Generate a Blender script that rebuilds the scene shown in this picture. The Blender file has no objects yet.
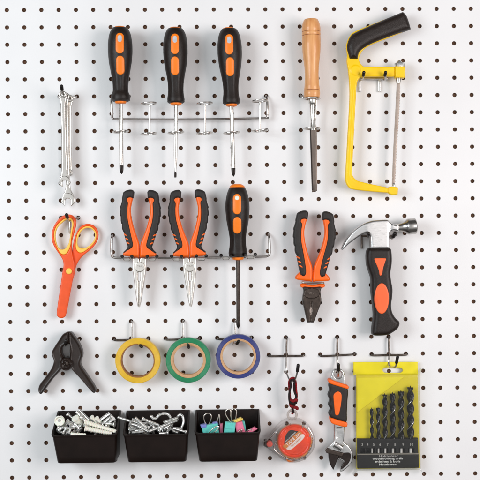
import bpy, bmesh, math, random
import numpy as np
from mathutils import Matrix, Vector, geometry
from mathutils.bvhtree import BVHTree
random.seed(7)
SC = bpy.context.scene
COL = SC.collection
# ------------------------------------------------------------------ camera
CX, CZ, YAW, PITCH, ROLL, F = -0.020048, 0.008559, -0.0127338, -0.0033776, 0.0103869, 918.011
AX, SH, D = 0.9944046, -0.0043086, 1.35
def rotm(y, p, r):
    cy, sy, cp, sp, cr, sr = math.cos(y), math.sin(y), math.cos(p), math.sin(p), math.cos(r), math.sin(r)
    return (np.array([[cy, -sy, 0], [sy, cy, 0], [0, 0, 1]]) @ np.array([[1, 0, 0], [0, cp, -sp], [0, sp, cp]])
            @ np.array([[cr, 0, sr], [0, 1, 0], [-sr, 0, cr]]))
R = rotm(YAW, PITCH, ROLL)
cam = bpy.data.cameras.new('camera')
cam.sensor_width = 36; cam.lens = 36 * F / 480; cam.clip_start = 0.05; cam.clip_end = 50
co = bpy.data.objects.new('camera', cam); COL.objects.link(co)
M = Matrix.Identity(4)
for i in range(3):
    M[i][0], M[i][1], M[i][2] = R[i][0], R[i][2], -R[i][1]
M[0][3], M[1][3], M[2][3] = CX, -D, CZ
co.matrix_world = M
SC.camera = co
SC.render.resolution_x = SC.render.resolution_y = 1024
# ------------------------------------------------------------------ light
SC.view_settings.view_transform = 'Standard'; SC.view_settings.look = 'None'
SC.view_settings.gamma = 1.0; SC.view_settings.exposure = 0.20
W = bpy.data.worlds.new('World'); SC.world = W; W.use_nodes = True
# made-up surround that shapes metal reflections: pale horizon, dark above and below
wn, wl = W.node_tree.nodes, W.node_tree.links
wt = wn.new('ShaderNodeTexCoord'); ws = wn.new('ShaderNodeSeparateXYZ'); wa = wn.new('ShaderNodeMath'); wa.operation = 'ABSOLUTE'
wr = wn.new('ShaderNodeValToRGB'); wl.new(wt.outputs['Generated'], ws.inputs[0]); wl.new(ws.outputs['Z'], wa.inputs[0]); wl.new(wa.outputs[0], wr.inputs[0])
wr.color_ramp.elements[0].position = 0.28; wr.color_ramp.elements[0].color = (0.62, 0.625, 0.63, 1)
wr.color_ramp.elements[1].position = 0.68; wr.color_ramp.elements[1].color = (0.10, 0.098, 0.095, 1)
wb = wn.new('ShaderNodeMath'); wb.operation = 'ABSOLUTE'; wl.new(ws.outputs['X'], wb.inputs[0])
wm = wn.new('ShaderNodeMapRange'); wm.inputs['From Min'].default_value = 0.70; wm.inputs['From Max'].default_value = 0.88  # sides dimmed to put dark edges into reflections on upright metal
wm.inputs['To Min'].default_value = 1.0; wm.inputs['To Max'].default_value = 0.10; wl.new(wb.outputs[0], wm.inputs['Value'])
wx = wn.new('ShaderNodeVectorMath'); wx.operation = 'SCALE'; wl.new(wr.outputs[0], wx.inputs[0]); wl.new(wm.outputs[0], wx.inputs['Scale'])
wl.new(wx.outputs[0], wn['Background'].inputs[0]); wn['Background'].inputs[1].default_value = 1.0
def softbox(name, loc, target, size, power, color):
    l = bpy.data.lights.new(name, 'AREA'); l.shape = 'SQUARE'; l.size = size; l.energy = power; l.color = color
    o = bpy.data.objects.new(name, l); COL.objects.link(o)
    o.location = loc
    o.rotation_euler = (Vector(target) - Vector(loc)).to_track_quat('-Z', 'Y').to_euler()
softbox('studio_light', (-1.15, -1.30, 0.30), (0, 0, 0), 0.75, 14.2, (0.87, 0.95, 1.0))
softbox('studio_light', (1.15, -1.30, 0.10), (0, 0, 0), 0.75, 14.2, (1.0, 0.925, 0.915))

# ------------------------------------------------------------------ mapping helpers
def P(px, py, h, href=None):
    """point at h mm in front of the board, seen at photo pixel px,py (reference plane href)"""
    hr = h if href is None else href
    d = R @ np.array([(px - 240) / F, 1.0, -(py - 240) / F])
    t = (D - hr / 1000.0) / d[1]
    return np.array([CX + d[0] * t, -h / 1000.0, CZ + d[2] * t])
def mm(px, h=15):
    return px * (D - h / 1000.0) / F
def sm(pts, n=5, closed=True):
    """Catmull-Rom through points; a point given with a third value 1 stays a sharp corner"""
    pts = [tuple(p) for p in pts]; N = len(pts); out = []
    for i in range(N if closed else N - 1):
        p1, p2 = pts[i], pts[(i + 1) % N]
        p0 = pts[i - 1] if (closed or i > 0) else p1
        p3 = pts[(i + 2) % N] if (closed or i + 2 < N) else p2
        if len(p1) > 2 and p1[2]: p0 = p1
        if len(p2) > 2 and p2[2]: p3 = p2
        for k in range(n):
            t = k / n; t2 = t * t; t3 = t2 * t
            out.append(tuple(0.5 * (2 * p1[j] + (p2[j] - p0[j]) * t + (2 * p0[j] - 5 * p1[j] + 4 * p2[j] - p3[j]) * t2
                       + (3 * p1[j] - p0[j] - 3 * p2[j] + p3[j]) * t3) for j in (0, 1)))
    if not closed: out.append(pts[-1][:2])
    return out
def ell(cx, cy, rx, ry=None, n=32, rot=0, a0=0, a1=360):
    ry = rx if ry is None else ry; o = []
    for k in range(n):
        a = math.radians(a0 + (a1 - a0) * k / n); x, y = rx * math.cos(a), ry * math.sin(a)
        c, s = math.cos(math.radians(rot)), math.sin(math.radians(rot))
        o.append((cx + x * c - y * s, cy + x * s + y * c))
    return o
def caps(cx, cy, rx, ry, n=8, rot=0):
    """vertical capsule"""
    o = []
    for k in range(n + 1):
        a = math.pi * k / n; o.append((rx * math.cos(a), (ry - rx) + rx * math.sin(a)))
    for k in range(n + 1):
        a = math.pi + math.pi * k / n; o.append((rx * math.cos(a), -(ry - rx) + rx * math.sin(a)))
    c, s = math.cos(math.radians(rot)), math.sin(math.radians(rot))
    return [(cx + x * c - y * s, cy + x * s + y * c) for x, y in o]
def inside(loops, q):
    q = np.asarray(q); ins = np.zeros(len(q), bool)
    for L in loops:
        L = np.asarray(L); a = L; b = np.roll(L, -1, 0)
        for (x1, y1), (x2, y2) in zip(a, b):
            if y1 == y2: continue
            c = ((y1 > q[:, 1]) != (y2 > q[:, 1])) & (q[:, 0] < (x2 - x1) * (q[:, 1] - y1) / (y2 - y1) + x1)
            ins ^= c
    return ins
def dist(loops, q):
    q = np.asarray(q); best = np.full(len(q), 1e9)
    for L in loops:
        L = np.asarray(L); a = L; b = np.roll(L, -1, 0)
        for p, r in zip(a, b):
            e = r - p; l = e @ e
            if l < 1e-12: continue
            t = np.clip(((q - p) @ e) / l, 0, 1)
            dd = np.hypot(*(q - (p + t[:, None] * e)).T); best = np.minimum(best, dd)
    return best
def resample(L, s):
    L = [tuple(p[:2]) for p in L]; out = []
    for a, b in zip(L, L[1:] + L[:1]):
        d = math.hypot(b[0] - a[0], b[1] - a[1]); n = max(1, int(math.ceil(d / s)))
        if d < 1e-6: continue
        for k in range(n): out.append((a[0] + (b[0] - a[0]) * k / n, a[1] + (b[1] - a[1]) * k / n))
    return out
def tri(loops, r, s=1.2, bs=0.8):
    """triangulate px loops with rings of vertices near the edge (r = edge radius in px)"""
    loops = [resample(L, bs) for L in loops]
    pts = [p for L in loops for p in L]; nb = len(pts)
    edges = []; o = 0
    for L in loops:
        edges += [(o + i, o + (i + 1) % len(L)) for i in range(len(L))]; o += len(L)
    extra = []
    if r > 0:
        for fr in (0.06, 0.2, 0.42, 0.7, 1.0):
            d = r * fr; c = []
            for L in loops:
                A = np.array(L); t = np.roll(A, -1, 0) - np.roll(A, 1, 0)
                n = np.stack([-t[:, 1], t[:, 0]], 1); n /= np.maximum(np.hypot(*n.T), 1e-9)[:, None]
                c += [A + n * d, A - n * d]
            c = np.concatenate(c); c = c[inside(loops, c)]
            if len(c):
                c = c[dist(loops, c) > d * 0.93]; extra.append(c)
    A = np.array(pts); mn, mx = A.min(0), A.max(0)
    gx = np.arange(mn[0], mx[0] + s, s); gy = np.arange(mn[1], mx[1] + s, s * 0.87)
    g = np.array([(x + (s / 2 if j % 2 else 0), y) for j, y in enumerate(gy) for x in gx])
    g = g[inside(loops, g)]
    if len(g): g = g[dist(loops, g) > max(r * 1.05, s * 0.35)]
    if len(g): extra.append(g)
    allp = np.concatenate([A] + extra) if extra else A
    keep = list(range(nb)); seen = set(); cell = min(0.12, max(0.035, r * 0.05))
    for i in range(nb, len(allp)):
        k = (round(allp[i, 0] / cell), round(allp[i, 1] / cell))
        if k in seen: continue
        seen.add(k); keep.append(i)
    allp = allp[keep]
    res = geometry.delaunay_2d_cdt([Vector(p) for p in allp], edges, [], 0, 1e-5)
    V = np.array([tuple(v) for v in res[0]]); Fc = [f for f in res[2] if len(f) == 3]
    cen = np.array([V[list(f)].mean(0) for f in Fc]); ok = inside(loops, cen)
    Fc = [f for f, k in zip(Fc, ok) if k]
    Fo = []
    for f in Fc:  # orientation: y-down px, want normals towards viewer
        a, b, c = V[list(f)]
        Fo.append(f if (b[0] - a[0]) * (c[1] - a[1]) - (b[1] - a[1]) * (c[0] - a[0]) < 0 else (f[0], f[2], f[1]))
    return V, Fo, loops
def bedges(Fo):
    cnt = {}
    for f in Fo:
        for i in range(3): cnt[(f[i], f[(i + 1) % 3])] = 1
    return [e for e in cnt if (e[1], e[0]) not in cnt]
def puff(loops, h0, h1, r=1.0, href=None, s=1.4, bs=0.9, disp=None, both=True, tilt=None):
    """solid between heights h0 and h1 mm with edges rounded over r px; first loop outer, others holes"""
    if not isinstance(loops[0][0], (tuple, list)) : loops = [loops]
    href = (h0 + h1) / 2 if href is None else href
    V, Fo, L = tri(loops, r, s, bs)
    rm = min(mm(r) * 1000, (h1 - h0) / 2 * 0.98)
    d = dist(L, V); u = np.clip(d / max(r, 1e-6), 0, 1)
    drop = rm * (1 - np.sqrt(np.maximum(0, 1 - (1 - u) ** 2)))
    hf = h1 - drop; hb = h0 + (drop if both else 0)
    if disp is not None: hf = hf + disp(V[:, 0], V[:, 1], d)
    if tilt is not None:
        tt = tilt(V[:, 0], V[:, 1]); hf = hf + tt; hb = hb + tt
    n = len(V)
    hb = np.broadcast_to(hb, (n,))
    A = np.array([P(V[i, 0], V[i, 1], hf[i], href) for i in range(n)] + [P(V[i, 0], V[i, 1], hb[i], href) for i in range(n)])
    faces = [tuple(f) for f in Fo] + [(f[0] + n, f[2] + n, f[1] + n) for f in Fo]
    faces += [(b, a, a + n, b + n) for a, b in bedges(Fo)]
    return A, faces
def patch(loops, base, eps=0.5, r=1.0, s=1.0, bs=0.7, sink=1.2, href=None, fill=None):
    """thin inlay that follows the front surface of mesh `base` (V,F); stands eps mm proud"""
    if not isinstance(loops[0][0], (tuple, list)): loops = [loops]
    V, Fo, L = tri(loops, r, s, bs)
    bv = BVHTree.FromPolygons([tuple(v) for v in base[0]], [list(f) for f in base[1]])
    if href is None: href = -min(base[0][:, 1]) * 1000 * 0.85
    d = dist(L, V); u = np.clip(d / max(r, 1e-6), 0, 1)
    n = len(V); A = []; hs = []
    for i in range(n):
        q = P(V[i, 0], V[i, 1], 0, href); q = np.array([q[0], 0, q[2]])
        hit = bv.ray_cast(Vector((q[0], -0.5, q[2])), Vector((0, 1, 0)))[0]
        hs.append(None if hit is None else -hit.y * 1000)
    good = [x for x in hs if x is not None]; dflt = min(good) if good else 20
    for i in range(n):
        h = dflt if hs[i] is None else hs[i]
        e = eps * math.sqrt(max(0, 1 - (1 - u[i]) ** 2)) 
        q = P(V[i, 0], V[i, 1], 0, href); A.append((q[0], -(h + e) / 1000, q[2]))
    for i in range(n):
        A.append((A[i][0], A[i][1] + (sink + 0.0) / 1000, A[i][2]))
    faces = [tuple(f) for f in Fo] + [(f[0] + n, f[2] + n, f[1] + n) for f in Fo] + [(b, a, a + n, b + n) for a, b in bedges(Fo)]
    return np.array(A), faces
def lathe(a, b, prof, n=28, mod=None, squash=1.0):
    """profile [(t along a->b in px of photo or 0..1 fraction, radius px)] around the line a->b (px,py,h)"""
    A, B = P(*a), P(*b); ax = B - A; Ln = np.linalg.norm(ax); ax = ax / Ln
    f = np.array([0, -1.0, 0]); f = f - ax * (f @ ax)
    if np.linalg.norm(f) < 1e-3: f = np.array([1.0, 0, 0]); f -= ax * (f @ ax)
    f /= np.linalg.norm(f); s = np.cross(ax, f)
    k = mm(1, (a[2] + b[2]) / 2); V = []; Fc = []
    for (t, r) in prof:
        c = A + ax * (Ln * t)
        for i in range(n):
            th = 2 * math.pi * i / n
            rr = max(r, 1e-4) * k * (mod(t, th) if mod else 1)
            V.append(c + s * math.cos(th) * rr + f * math.sin(th) * rr * squash)
    m = len(prof)
    for j in range(m - 1):
        for i in range(n):
            Fc.append((j * n + i, j * n + (i + 1) % n, (j + 1) * n + (i + 1) % n, (j + 1) * n + i))
    Fc.append(tuple(range(n))[::-1]); Fc.append(tuple((m - 1) * n + i for i in range(n)))
    return np.array(V), Fc
def tube(pts, r, n=10, sub=5, closed=False, px=True, cap=True, rr=None, flat=1.0):
    """round wire through (px,py,h) points, r in px"""
    W3 = np.array([P(*p) for p in pts]) if px else np.array(pts)
    N = len(W3); C = []
    for i in range(N if closed else N - 1):
        p1, p2 = W3[i], W3[(i + 1) % N]
        p0 = W3[i - 1] if (closed or i > 0) else 2 * p1 - p2
        p3 = W3[(i + 2) % N] if (closed or i + 2 < N) else 2 * p2 - p1
        for k in range(sub):
            t = k / sub
            C.append(0.5 * (2 * p1 + (p2 - p0) * t + (2 * p0 - 5 * p1 + 4 * p2 - p3) * t * t + (3 * p1 - p0 - 3 * p2 + p3) * t ** 3))
    if not closed: C.append(W3[-1])
    C = np.array(C); m = len(C); k = mm(1, 15) if px else 1.0
    T = (np.roll(C, -1, 0) - np.roll(C, 1, 0)) if closed else np.gradient(C, axis=0)
    T /= np.maximum(np.linalg.norm(T, axis=1), 1e-12)[:, None]
    up = np.array([0.13, 0.9, 0.31]); V = []; nrm = up - T[0] * (up @ T[0]); nrm /= np.linalg.norm(nrm)
    for j in range(m):
        nrm = nrm - T[j] * (nrm @ T[j]); nrm /= max(np.linalg.norm(nrm), 1e-9); b = np.cross(T[j], nrm)
        q = (rr(j / (m - 1)) if rr else 1) * r * k
        for i in range(n):
            th = 2 * math.pi * i / n; V.append(C[j] + (nrm * math.cos(th) * flat + b * math.sin(th)) * q)
    Fc = []
    for j in range(m if closed else m - 1):
        j2 = (j + 1) % m
        for i in range(n): Fc.append((j * n + i, j * n + (i + 1) % n, j2 * n + (i + 1) % n, j2 * n + i))
    if not closed and cap: Fc.append(tuple(range(n))[::-1]); Fc.append(tuple((m - 1) * n + i for i in range(n)))
    return np.array(V), Fc
def ballend(p, r, q=None):
    """capsule tip: from p to q (px,py,h) with radius r px"""
    q = q or (p[0], p[1], p[2] + 2)
    ln = max(np.linalg.norm(P(*p) - P(*q)) / mm(1), 1e-3); pr = []
    for k in range(6):
        a = math.pi / 2 * k / 5; pr.append(((-r * math.cos(a)) / ln, r * math.sin(a)))
    for k in range(6):
        a = math.pi / 2 * k / 5; pr.append((1 + (r * math.sin(a)) / ln, r * math.cos(a)))
    pr[0] = (pr[0][0], 0.05); pr[-1] = (pr[-1][0], 0.05)
    return lathe(p, q, pr, 14)
def box3(c8):
    V = np.array(c8); return V, [(0, 3, 2, 1), (4, 5, 6, 7), (0, 1, 5, 4), (1, 2, 6, 5), (2, 3, 7, 6), (3, 0, 4, 7)]
def pbox(x0, y0, x1, y1, h0, h1, r=0.3):
    return puff([(x0, y0), (x1, y0), (x1, y1), (x0, y1)], h0, h1, r, s=max(4, r * 3), bs=2.5)
def bmjoin(parts):
    V = []; Fc = []; o = 0
    for v, f in parts:
        V.append(np.asarray(v)); Fc += [tuple(i + o for i in q) for q in f]; o += len(v)
    return np.concatenate(V), Fc
def txt(s, cx, cy, h, hpx, rot=0, ext=0.12, wpx=None, bold=0.0):
    """flat raised lettering centred on px; hpx = cap height"""
    c = bpy.data.curves.new('t', 'FONT'); c.body = s; c.size = 1; c.align_x = 'CENTER'; c.extrude = 0; c.offset = bold
    c.resolution_u = 3
    o = bpy.data.objects.new('t', c); COL.objects.link(o)
    dg = bpy.context.evaluated_depsgraph_get(); me = bpy.data.meshes.new_from_object(o.evaluated_get(dg))
    V = np.array([tuple(v.co)[:2] for v in me.vertices]); Fc = [tuple(p.vertices) for p in me.polygons]
    bpy.data.objects.remove(o); bpy.data.curves.remove(c); bpy.data.meshes.remove(me)
    V[:, 1] -= 0.35; V[:, 0] -= (V[:, 0].min() + V[:, 0].max()) / 2
    k = hpx / 0.7; sx = k if wpx is None else wpx / (V[:, 0].max() - V[:, 0].min())
    X = V[:, 0] * sx; Y = -V[:, 1] * k; a = math.radians(rot); ca, sa = math.cos(a), math.sin(a)
    A = np.array([P(cx + x * ca - y * sa, cy + x * sa + y * ca, h + ext) for x, y in zip(X, Y)])
    return A, Fc
# ------------------------------------------------------------------ object helpers
def prop(o, label=None, cat=None, group=None, kind=None):
    if label: o['label'] = label
    if cat: o['category'] = cat
    if group: o['group'] = group
    if kind: o['kind'] = kind
    return o
def thing(name, label, cat, loc, group=None):
    o = bpy.data.objects.new(name, None); COL.objects.link(o); o.empty_display_size = 0.01
    o.location = Vector(loc); return prop(o, label, cat, group)
def origin(o):
    while o.parent: o = o.parent
    return np.array(o.location)
def obj(name, geo, mat, parent=None, loc=None, ang=38, flip=False):
    V, Fc = geo; V = np.asarray(V, float)
    off = origin(parent) if parent else (np.array(loc) if loc is not None else V.mean(0))
    me = bpy.data.meshes.new(name); me.from_pydata((V - off).tolist(), [], [list(f) for f in Fc])
    bm = bmesh.new(); bm.from_mesh(me)
    bmesh.ops.recalc_face_normals(bm, faces=bm.faces); bm.to_mesh(me); bm.free()
    me.shade_smooth(); me.set_sharp_from_angle(angle=math.radians(ang))
    me.materials.append(mat)
    o = bpy.data.objects.new(name, me); COL.objects.link(o)
    if parent: o.parent = parent
    else: o.location = Vector(off)
    return o
# ------------------------------------------------------------------ materials
def lin(v):
    v /= 255.0; return v / 12.92 if v <= 0.04045 else ((v + 0.055) / 1.055) ** 2.4
def c(r, g, b): return (lin(r), lin(g), lin(b), 1)
def mat(name, col, rough=0.5, metal=0.0, spec=0.5, var=0.06, vs=120, bump=0.0, bs=900, coat=0.0, rv=0.08, alpha=None, sss=0, stretch=None, col2=None, tr=0):
    m = bpy.data.materials.new(name); m.use_nodes = True; nt = m.node_tree; N = nt.nodes; L = nt.links
    b = N['Principled BSDF']; b.inputs['Metallic'].default_value = metal
    b.inputs['Specular IOR Level'].default_value = spec; b.inputs['Coat Weight'].default_value = coat
    b.inputs['Coat Roughness'].default_value = 0.12
    if sss: b.inputs['Subsurface Weight'].default_value = sss; b.inputs['Subsurface Scale'].default_value = 0.003
    if tr: b.inputs['Transmission Weight'].default_value = tr; b.inputs['IOR'].default_value = 1.3
    tc = N.new('ShaderNodeTexCoord'); mp = N.new('ShaderNodeMapping'); L.new(tc.outputs['Object'], mp.inputs[0])
    if stretch: mp.inputs['Scale'].default_value = stretch
    nz = N.new('ShaderNodeTexNoise'); nz.inputs['Scale'].default_value = vs; nz.inputs['Detail'].default_value = 5
    L.new(mp.outputs[0], nz.inputs['Vector'])
    mx = N.new('ShaderNodeMix'); mx.data_type = 'RGBA'
    d = col2 or tuple(list(min(1, x * (1 - 3 * var)) for x in col[:3]) + [1])
    e = col if col2 else tuple(list(min(1, x * (1 + var)) for x in col[:3]) + [1])
    mx.inputs[6].default_value = d; mx.inputs[7].default_value = e
    rp = N.new('ShaderNodeMapRange'); rp.inputs['From Min'].default_value = 0.3; rp.inputs['From Max'].default_value = 0.7
    L.new(nz.outputs['Fac'], rp.inputs['Value']); L.new(rp.outputs[0], mx.inputs['Factor']); L.new(mx.outputs[2], b.inputs['Base Color'])
    rr = N.new('ShaderNodeMapRange'); rr.inputs['To Min'].default_value = max(0.03, rough - rv); rr.inputs['To Max'].default_value = min(1, rough + rv)
    L.new(nz.outputs['Fac'], rr.inputs['Value']); L.new(rr.outputs[0], b.inputs['Roughness'])
    if bump:
        n2 = N.new('ShaderNodeTexNoise'); n2.inputs['Scale'].default_value = bs; n2.inputs['Detail'].default_value = 3
        L.new(mp.outputs[0], n2.inputs['Vector']); bp = N.new('ShaderNodeBump'); bp.inputs['Strength'].default_value = bump
        bp.inputs['Distance'].default_value = 0.0006; L.new(n2.outputs['Fac'], bp.inputs['Height']); L.new(bp.outputs[0], b.inputs['Normal'])
    return m
M_board = mat('white_painted_hardboard', (0.805, 0.797, 0.797, 1), 0.42, 0, 0.4, 0.016, 7, 0.16, 600)
M_core = mat('raw_hardboard', c(140, 106, 84), 0.9, 0, 0.2, 0.12, 500)
M_back = mat('dark_hardboard', c(104, 78, 62), 0.95, 0, 0.1, 0.12, 60)
M_black = mat('black_rubber_plastic', c(29, 19, 14), 0.42, 0, 0.36, 0.10, 200, 0.4, 1300)
M_black_gloss = mat('black_plastic', c(22, 15, 12), 0.34, 0, 0.4, 0.06, 150, 0.1, 900)
M_bin = mat('dark_brown_plastic', c(24, 13, 9), 0.40, 0, 0.28, 0.12, 40, 0.15, 1400)
M_grip = mat('charcoal_rubber', c(38, 32, 30), 0.52, 0, 0.4, 0.06, 300, 0.4, 1800)
M_or = mat('amber_orange_plastic', c(252, 128, 6), 0.42, 0, 0.5, 0.03, 100, 0.1, 800)
M_or2 = mat('bright_orange_plastic', c(251, 104, 8), 0.40, 0, 0.5, 0.03, 100, 0.1, 800)
M_or3 = mat('coral_orange_plastic', c(252, 104, 46), 0.45, 0, 0.5, 0.03, 100)
M_sci = mat('red_orange_plastic', c(238, 82, 14), 0.38, 0, 0.5, 0.03, 100)
M_sciy = mat('soft_yellow_plastic', c(252, 200, 84), 0.45, 0, 0.5, 0.03, 100)
M_chrome = mat('chrome_steel', (0.70, 0.67, 0.63, 1), 0.20, 1, 0.5, 0.02, 60, 0, rv=0.02)
M_wire = mat('zinc_wire', (0.60, 0.57, 0.54, 1), 0.26, 1, 0.5, 0.05, 160, rv=0.03)
M_wired = mat('dull_steel_wire', (0.17, 0.14, 0.12, 1), 0.34, 1, 0.5, 0.15, 260, 0.1, 1200)
M_rail = mat('nickel_rail_wire', (0.40, 0.36, 0.34, 1), 0.26, 1, 0.5, 0.06, 160, rv=0.03)
M_steel = mat('satin_steel', (0.72, 0.71, 0.70, 1), 0.30, 1, 0.5, 0.04, 160, 0.12, 900, stretch=(1, 1, 5))
M_nickel = mat('pale_nickel', (0.80, 0.76, 0.71, 1), 0.36, 1, 0.5, 0.03, 160, 0.2, 700)
M_dsteel = mat('dark_oxide_steel', c(78, 68, 62), 0.42, 0.75, 0.5, 0.12, 150, 0.25, 900)
M_blade = mat('grey_blade_steel', c(150, 138, 130), 0.45, 0.55, 0.5, 0.1, 70, 0.1, 600, stretch=(3, 1, .6))
M_hf = mat('polished_hammer_steel', (0.50, 0.48, 0.46, 1), 0.18, 1, 0.5, 0.06, 120, 0.05, 600)
M_tip = mat('blackened_tip', c(46, 38, 34), 0.4, 0.6, 0.5, 0.1, 300)
M_zinc = mat('zinc_plated', (0.84, 0.84, 0.82, 1), 0.22, 0.9, 0.5, 0.05, 300)
M_wood = mat('beech_wood', c(234, 174, 114), 0.42, 0, 0.45, 0.05, 34, 0.12, 240, stretch=(7, 7, 0.6), col2=c(212, 142, 84), coat=0.25)
M_woodd = mat('dark_brown_wood', c(150, 88, 46), 0.6)
M_yel = mat('yellow_enamel', c(250, 204, 0), 0.40, 0, 0.4, 0.03, 60, 0.03, 200, coat=0.1)
M_saw = mat('saw_blade_steel', c(172, 160, 150), 0.40, 0.5, 0.4, 0.10, 45, stretch=(.6, 1, .7), col2=c(150, 132, 120))
M_ty = mat('yellow_tape', c(230, 184, 44), 0.40, 0, 0.5, 0.03, 200)
M_tg = mat('green_tape', c(34, 134, 88), 0.40, 0, 0.5, 0.04, 200)
M_tb = mat('blue_tape', c(52, 60, 124), 0.40, 0, 0.5, 0.04, 200)
M_card = mat('cardboard_core', c(212, 168, 126), 0.85, 0, 0.2, 0.06, 300, 0.3, 900)
M_cardd = mat('brown_cardboard', c(160, 112, 74), 0.85, 0, 0.2, 0.06, 300, 0.3, 900)
M_nyl = mat('white_nylon', c(240, 238, 226), 0.38, 0, 0.5, 0.03, 300, sss=0.2)
M_caseY = mat('yellow_case_plastic', c(236, 218, 0), 0.35, 0, 0.5, 0.03, 40)
M_caseY2 = mat('deep_yellow_case_plastic', c(222, 202, 0), 0.35, 0, 0.5, 0.03, 40)
M_caseB = mat('black_case_plastic', c(20, 18, 17), 0.4, 0, 0.3, 0.08, 120, 0.1)
M_print = mat('white_print', c(226, 224, 220), 0.6)
M_print2 = mat('grey_print', c(176, 172, 168), 0.6)
M_bit = mat('black_drill_steel', c(20, 17, 18), 0.26, 0.55, 0.5, 0.1, 300)
M_teal = mat('mint_enamel', c(96, 200, 190), 0.4, 0, 0.5, 0.04, 300)
M_pink = mat('pink_enamel', c(228, 118, 150), 0.4, 0, 0.5, 0.04, 300)
M_lil = mat('violet_enamel', c(120, 130, 200), 0.4, 0, 0.5, 0.04, 300)
M_yc = mat('pale_yellow_enamel', c(236, 206, 100), 0.4, 0, 0.5, 0.04, 300)
M_cord = mat('dark_red_cord', c(150, 22, 30), 0.8, 0, 0.3, 0.25, 500, 0.5, 1500)
M_cordk = mat('black_cord', c(40, 22, 22), 0.8, 0, 0.3, 0.2, 500, 0.5, 1500)
M_disc = mat('fluorescent_orange_plastic', c(255, 66, 6), 0.34, 0, 0.35, 0.10, 60, 0.5, 160, coat=0.15)
M_lblO = mat('ochre_label', c(214, 128, 50), 0.5)
M_lblK = mat('black_label', c(40, 28, 26), 0.5)
M_lblW = mat('cream_label', c(238, 222, 214), 0.5)
def rings(m, scale=420, strength=0.5, dark=0.10):
    N = m.node_tree.nodes; L = m.node_tree.links; b = N['Principled BSDF']
    tc = N.new('ShaderNodeTexCoord'); w = N.new('ShaderNodeTexWave'); w.wave_type = 'RINGS'; w.rings_direction = 'Y'
    w.inputs['Scale'].default_value = scale; w.inputs['Distortion'].default_value = 1.2; w.inputs['Detail'].default_value = 2
    w.inputs['Detail Scale'].default_value = 0.6
    L.new(tc.outputs['Object'], w.inputs['Vector']); bp = N.new('ShaderNodeBump'); bp.inputs['Strength'].default_value = strength
    bp.inputs['Distance'].default_value = 0.0004; L.new(w.outputs['Fac'], bp.inputs['Height']); L.new(bp.outputs[0], b.inputs['Normal'])
for q in (M_ty, M_tg, M_tb, M_card, M_cardd): rings(q)
def clear(name, fac=0.14, tint=(1, 1, 1, 1), rough=0.06):
    m = bpy.data.materials.new(name); m.use_nodes = True; N = m.node_tree.nodes; L = m.node_tree.links
    N.remove(N['Principled BSDF']); o = N['Material Output']
    t = N.new('ShaderNodeBsdfTransparent'); t.inputs[0].default_value = tint
    g = N.new('ShaderNodeBsdfGlossy'); g.inputs[1].default_value = rough
    lw = N.new('ShaderNodeLayerWeight'); lw.inputs[0].default_value = 0.35
    mr = N.new('ShaderNodeMapRange'); mr.inputs['To Min'].default_value = fac * 0.4; mr.inputs['To Max'].default_value = min(1, fac * 5)
    nz = N.new('ShaderNodeTexNoise'); nz.inputs['Scale'].default_value = 90; bp = N.new('ShaderNodeBump')
    bp.inputs['Strength'].default_value = 0.5; bp.inputs['Distance'].default_value = 0.0005; L.new(nz.outputs['Fac'], bp.inputs['Height'])
    L.new(bp.outputs[0], g.inputs['Normal'])
    mx = N.new('ShaderNodeMixShader'); L.new(lw.outputs['Facing'], mr.inputs['Value']); L.new(mr.outputs[0], mx.inputs[0])
    L.new(t.outputs[0], mx.inputs[1]); L.new(g.outputs[0], mx.inputs[2]); L.new(mx.outputs[0], o.inputs[0]); return m
M_clear = clear('clear_plastic', 0.08, (0.96, 0.97, 0.96, 1))
M_clear2 = clear('clear_blister', 0.12, (0.97, 0.97, 0.97, 1), 0.1)

# ------------------------------------------------------------------ setting: pegboard and what lies behind
def pegboard_mesh():
    # 24 samples with angles on the exact diagonals, so square corners are kept
    V = []; Fc = []; MI = []; p = 0.0254; n = 24; r = 0.0030
    for j in range(-5, 33):
        for i in range(-5, 33):
            cx = (i - 13.5) * p * AX; cz = -(j - 13.5) * p + (i - 13.5) * p * SH
            hx, hz = p * AX / 2, p / 2; o = len(V)
            for k in range(n):
                a = 2 * math.pi * k / n; ca, sa = math.cos(a), math.sin(a); m = max(abs(ca), abs(sa))
                x, z = ca / m * hx, sa / m * hz
                V.append((cx + x, 0, cz + z + x * SH))
            for rr, y in ((r + .0003, 0), (r, .00035), (r, .0030)):
                for k in range(n):
                    a = 2 * math.pi * k / n; V.append((cx + math.cos(a) * rr, y, cz + math.sin(a) * rr))
            for ring in range(3):
                for k in range(n):
                    k2 = (k + 1) % n; q = o + ring * n
                    Fc.append((q + k, q + k2, q + n + k2, q + n + k)); MI.append(1 if ring == 2 else 0)
    me = bpy.data.meshes.new('pegboard'); me.from_pydata(V, [], Fc)
    me.materials.append(M_board); me.materials.append(M_core)
    me.polygons.foreach_set('material_index', MI)
    bm = bmesh.new(); bm.from_mesh(me); bmesh.ops.remove_doubles(bm, verts=bm.verts, dist=1e-6); bm.to_mesh(me); bm.free()
    me.update()
    o = bpy.data.objects.new('pegboard', me); COL.objects.link(o); prop(o, kind='structure')
pegboard_mesh()
def slab(name, y0, y1, half, m):
    V = [(x, y, z) for y in (y0, y1) for x, z in ((-half, -half), (half, -half), (half, half), (-half, half))]
    o = obj(name, box3(V), m, loc=(0, 0, 0)); prop(o, kind='structure')
slab('wall', 0.0031, 0.020, 0.50, M_back)

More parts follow.
